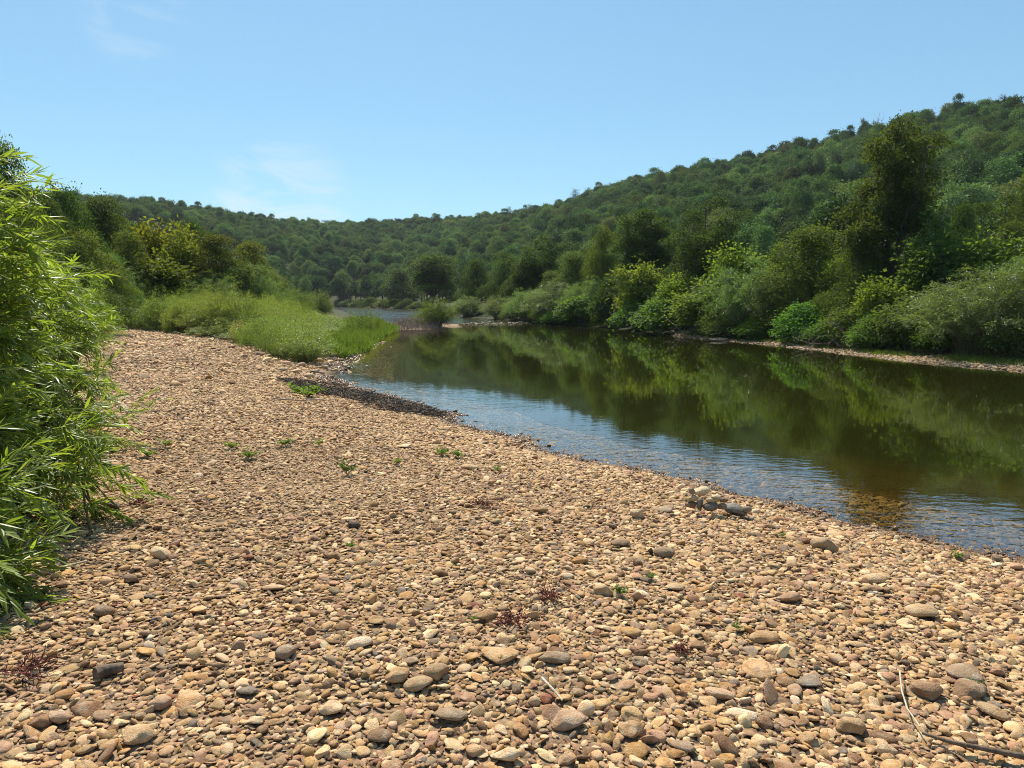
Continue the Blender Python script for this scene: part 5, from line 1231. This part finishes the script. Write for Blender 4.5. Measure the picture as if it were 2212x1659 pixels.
# rocks standing in the shallows
ROCKS = [(758, 772, 18, 'white', 'pale rock at the grass edge in the shallows'), (742, 786, 16, 'cream', 'cream rock in the shallows by the grass'), (770, 782, 14, 'white', 'small white rock out in the shallows'),
 (752, 796, 18, 'slate-grey', 'wet dark rock in the shallows below the cream rock'), (737, 805, 16, 'slate-grey', 'wet dark rock at the start of the wrack'), (793, 790, 9, 'white', 'tiny white rock farthest out from the grass'),
 (848, 866, 12, 'brown', 'dark rock off the wrack edge'), (868, 872, 9, 'brown', 'small dark rock off the wrack edge'), (905, 910, 20, 'brown', 'reddish wet rock in the little bay'), (918, 913, 14, 'slate-grey', 'black wet rock in the little bay'),
 (948, 918, 12, 'pinkish', 'pink rock alone in the little bay'), (1000, 925, 20, 'brown', 'pair-leading dark rock at the point of the bay'), (1015, 928, 18, 'brown', 'second dark rock at the point of the bay'), (1040, 935, 12, 'brown', 'small dark rock past the point of the bay'),
 (1090, 944, 10, 'slate-grey', 'thin black rock standing out in the pool'), (1248, 988, 18, 'slate-grey', 'flat dark rock breaking the surface off the waterline'), (1398, 1024, 16, 'slate-grey', 'dark stub of rock off the waterline left of the cairn'),
 (2028, 1184, 24, 'grey-brown', 'rounded rock at the waterline far right'), (2030, 1206, 20, 'brown', 'dark cobble just below the rounded waterline rock'), (2120, 1202, 26, 'slate-grey', 'dark rock washed by ripples near the right edge'), (1618, 1062, 20, 'tan', 'tan stone at the waterline right of the cairn')]
for (a, b_, w_, cn_, lab) in ROCKS:
    X, Y = on_z(a, b_); s = w_ / F * Y / 2 * 1.1; shp = int(rng.integers(0, 18))
    z = max(tz(X, Y), -0.02); put_stone('shore_rock', shp, X, Y, z + s * STH[shp] * 0.3, s, 0.9, C[cn_], lab, wet=0.8 if cn_ in ('slate-grey', 'brown') else 0.1, group='rocks in the shallows')

# ------------------------------------------------------------------ sticks, dried weeds, seedlings
def ground_px(px, py):
    z = 0.5
    for _ in range(14):
        x, y = on_z(px, py, z); z = 0.5 * z + 0.5 * tz(x, y)
    return np.array([x, y, z])
def stick(name, pts, r0, r1, m_, label, cat, lift=0.03, twigs=0):
    P = np.array([ground_px(a, b_) + np.array([0, 0, lift]) for a, b_ in pts]); c = P[0].copy()
    b = MB(); b.tube(P - c, np.linspace(r0, r1, len(P)), 7)
    for _ in range(twigs):
        i = rng.integers(1, len(P)); d = rvec(1)[0] * (0.1 + 0.25 * rng.random()); d[2] = abs(d[2]) * 0.4
        b.tube([P[i] - c, P[i] - c + d * 0.6 + rng.normal(size=3) * 0.02, P[i] - c + d], [r1, r1 * 0.7, r1 * 0.3], 5)
    o = link(name, b.mesh(name, [m_], True)); o.location = c; tag(o, label, cat); return o
stick('dry_stick', [(48, 1268), (100, 1252), (140, 1243), (188, 1230)], 0.009, 0.006, DRIFT, 'straight pale stick lying on the gravel below the willow', 'stick', 0.05)
stick('driftwood_branch', [(1990, 1606), (2050, 1626), (2110, 1638), (2170, 1650), (2240, 1664)], 0.006, 0.013, DEBRIS, 'weathered branch half buried at the lower right corner', 'branch', 0.045, 0)
stick('dry_stalk', [(1942, 1478), (1946, 1520), (1958, 1560), (1985, 1600)], 0.004, 0.003, DRIFT, 'thin bent dry stalk above the weathered branch', 'stalk', 0.06)
stick('dry_twig', [(1170, 1488), (1200, 1520), (1214, 1538)], 0.006, 0.004, DRIFT, 'short pale twig by the pinkish angular slab', 'twig', 0.05)
stick('driftwood_piece', [(207, 1472), (235, 1462), (268, 1455)], 0.03, 0.02, DEBRIS, 'dark flat piece of driftwood near the lower left red weed', 'driftwood', 0.03)
stick('dry_twig', [(590, 868), (640, 872), (700, 870)], 0.014, 0.008, DEADWOOD, 'long dark twig lying along the wrack', 'twig', 0.06)
def weed(px, py, w_, label):
    c = ground_px(px, py); s = w_ / F * math.hypot(c[0], c[1]) / 2; b = MB()
    for _ in range(60):
        a = rng.random() * 6.28; L = s * (0.3 + 0.9 * rng.random()); o_ = rng.normal(size=3) * s * 0.4; o_[2] = abs(o_[2]) * 0.3 + 0.03
        p = [o_]; d = np.array([math.cos(a), math.sin(a), 0.25 * rng.random()])
        for _k in range(5): d = unit(d + rng.normal(size=3) * 0.5); p.append(np.array([p[-1][0], p[-1][1], max(0.03, p[-1][2])]) + d * L / 5)
        b.tube(p, np.linspace(0.0035, 0.0015, 6), 3, cap=False)
    o = link('dried_weed', b.mesh('dried_weed', [REDWEED])); o.location = c; tag(o, label, 'weed', 'red dried weeds on the gravel')
weed(62, 1462, 80, 'dark red dried weed at the lower left edge'); weed(1105, 1352, 76, 'red dried weed spread beside the upright ochre stone')
weed(1185, 1298, 60, 'smaller red dried weed up the bar from the spread one'); weed(1470, 1415, 36, 'little red dried wisp among the cobbles'); weed(305, 1092, 36, 'red dried wisp in the finer gravel below the willow'); weed(1045, 1098, 50, 'dark dried tangle in the middle of the bar')
SEEDP = []
for q in range(4):
    st_, lf_ = MB(), MB(); P_, T_ = [], []
    for _ in range(6 + 2 * q):
        d = unit(np.array([rng.normal() * 1.3, rng.normal() * 1.3, 0.75])); h = 0.05 + 0.07 * rng.random(); st_.tube([(0, 0, -0.01), d * h * 0.5, d * h], [0.003, 0.002, 0.001], 4, cap=False)
        for kx in range(7):
            u = 0.15 + 0.85 * kx / 6; a = kx * 2.4 + rng.random(); P_.append(d * h * u); T_.append(np.array([math.cos(a), math.sin(a), 0.35 + rng.random() * .4]))
    leaves(lf_, np.array(P_), np.tile([0, 0, 1.0], (len(P_), 1)) + rng.normal(size=(len(P_), 3)) * 0.2, np.array(T_), 0.05, 0.022, 0)
    SEEDP.append((st_.mesh('seedling_stem', [STEM]), lf_.mesh('seedling_leaves', [LEAF])))
SEEDS = [(750, 1028, 34, 'tallest dark green seedling alone in the middle gravel'), (500, 972, 26, 'low seedling clump right of the willow shadow'), (540, 992, 30, 'wide seedling clump just below the low one'), (615, 965, 24, 'pale seedling clump right of the wide one'),
 (358, 968, 28, 'thin seedling beside the willow edge'), (318, 990, 26, 'weedy sprig by the foot of the broad dense willow'), (1592, 1368, 22, 'bright green seedling near the flat ochre slab'), (1340, 1292, 30, 'bright feathery seedling near the tan block'),
 (1022, 1352, 18, 'tiny seedling before the upright ochre stone'), (1082, 1434, 14, 'tiny sprout at the foot of the dished ochre slab'), (955, 985, 28, 'yellow-green seedling above the flat tan slab'), (990, 990, 26, 'second yellow-green seedling beside it toward the water'),
 (1075, 1022, 22, 'seedling clump right of the flat tan slab'), (640, 850, 40, 'bright sprig at the left of the green patch on the wrack'), (665, 858, 40, 'bright sprig at the right of the green patch on the wrack'), (690, 850, 30, 'small sprig at the top of the green patch on the wrack'),
 (1555, 1095, 14, 'green sprout at the foot of the cairn'), (1690, 1165, 16, 'green sprout left of the large smooth tan cobble'), (2065, 1210, 20, 'yellow-green sprig at the right waterline'), (1405, 1258, 20, 'soft seedling left of the smooth tan cobble'),
 (690, 965, 24, 'faint seedling between the pale clump and the pale long stone'), (860, 1005, 20, 'small seedling below the pale long stone'), (760, 1190, 22, 'dull seedling below the nearly black stone'), (2105, 1490, 16, 'sprout between the long tilted cobbles')]
for q, (a, b_, w_, lab) in enumerate(SEEDS):
    c = ground_px(a, b_); k = w_ / F * math.hypot(c[0], c[1]) / 0.15
    e = empty('seedling', (c[0], c[1], c[2] + 0.03), rng.random() * 6.28); e.scale = (k, k, k * (0.9 if q else 1.5)); tag(e, lab, 'seedling', 'green seedlings on the gravel')
    link('stem', SEEDP[q % 4][0], e); f_ = link('leaves', SEEDP[q % 4][1], e); f_['tint'] = [0.12, 0.2, 0.035] if q else [0.05, 0.09, 0.02]
# bare dead branches on the far bank and the dead crown on the ridge
def dead_branches(px, py, w_, off, label, n=26, up=0.5):
    dist = bank_depth(px) + off; d = ray(px, 650); k = dist / d.y; x, y = d.x * k, dist; z = tz(x, y); s = w_ / F * dist; b = MB()
    for _ in range(n):
        p0 = np.array([rng.normal() * s * 0.15, rng.normal() * s * 0.15, 0.0]); t_ = unit(np.array([rng.normal(), rng.normal() - 0.4, up * rng.random()])) * s * (0.4 + 0.5 * rng.random())
        limb(b, p0, p0 + t_, 0.022, 0.005, 0.3, 6, 4)
    o = link('dead_branches', b.mesh('dead_branches', [DEADWOOD])); o.location = (x, y, z + 0.1); tag(o, label, 'branches')
dead_branches(1838, 690, 120, 2.0, 'tangle of bare grey branches fallen from the olive shrub'); dead_branches(1770, 730, 90, 1.2, 'low spray of dead twigs over the stony strip')
dead_branches(1480, 716, 90, 0.8, 'roots and dead wood under the vine mounds', 20, 0.3); dead_branches(1115, 680, 60, 1.5, 'dead twigs at the foot of the grey willow', 16); dead_branches(1960, 660, 80, 3.2, 'brown dead twigs at the left flank of the wide willow', 20)
x, y = on_z(1555, 737); b = MB(); b.tube([(-0.5, 0, 0), (0, 0.03, 0.02), (0.5, 0, 0)], [0.04, 0.05, 0.04], 8); b.tube([(-0.45, -0.2, -0.04), (0.3, -0.18, -0.03)], [0.035, 0.03], 8)
o = link('floating_log', b.mesh('floating_log', [DEADWOOD], True)); o.location = (x, y + 0.3, 0.1); tag(o, 'pale log stranded at the left end of the stony strip', 'log')
a, _ = az_el(1892, 300); dist = float(np.interp(a, _az, D1)) - 2; d = ray(1892, 247); k = dist / d.y; b = MB()
for _ in range(12): limb(b, (0, 0, 0), (rng.normal() * 1.6, rng.normal() * 1.2, 4 + 4.5 * rng.random()), 0.07, 0.015, 0.2, 6, 4)
b.tube([(0, 0, -12), (0, 0, 4)], [0.16, 0.08], 6)
o = link('dead_tree', b.mesh('dead_tree', [DEADWOOD])); o.location = (d.x * k, dist, CAMZ + d.z * k - 7.0); tag(o, 'bare dead tree top standing above the ridge line', 'tree')

# ------------------------------------------------------------------ thin summer haze in the valley
hm, ht_, hout = mat('summer_haze'); hk = NT(ht_)
pv = hk.n('ShaderNodeVolumePrincipled'); pv.inputs['Color'].default_value = (0.86, 0.93, 1.0, 1); pv.inputs['Density'].default_value = 0.00011; pv.inputs['Anisotropy'].default_value = 0.2
ht_.links.new(pv.outputs[0], hout.inputs['Volume'])
b = MB(); x0, x1, y0, y1, z0, z1 = -1000, 1000, -1000, 1000, -12, 130
b.add([(x0, y0, z0), (x1, y0, z0), (x1, y1, z0), (x0, y1, z0), (x0, y0, z1), (x1, y0, z1), (x1, y1, z1), (x0, y1, z1)], [(3, 2, 1, 0), (4, 5, 6, 7), (0, 1, 5, 4), (1, 2, 6, 5), (2, 3, 7, 6), (3, 0, 4, 7)])
o = link('haze', b.mesh('haze', [hm])); tag(o, 'faint bluish summer haze over the valley', None, None, 'stuff')
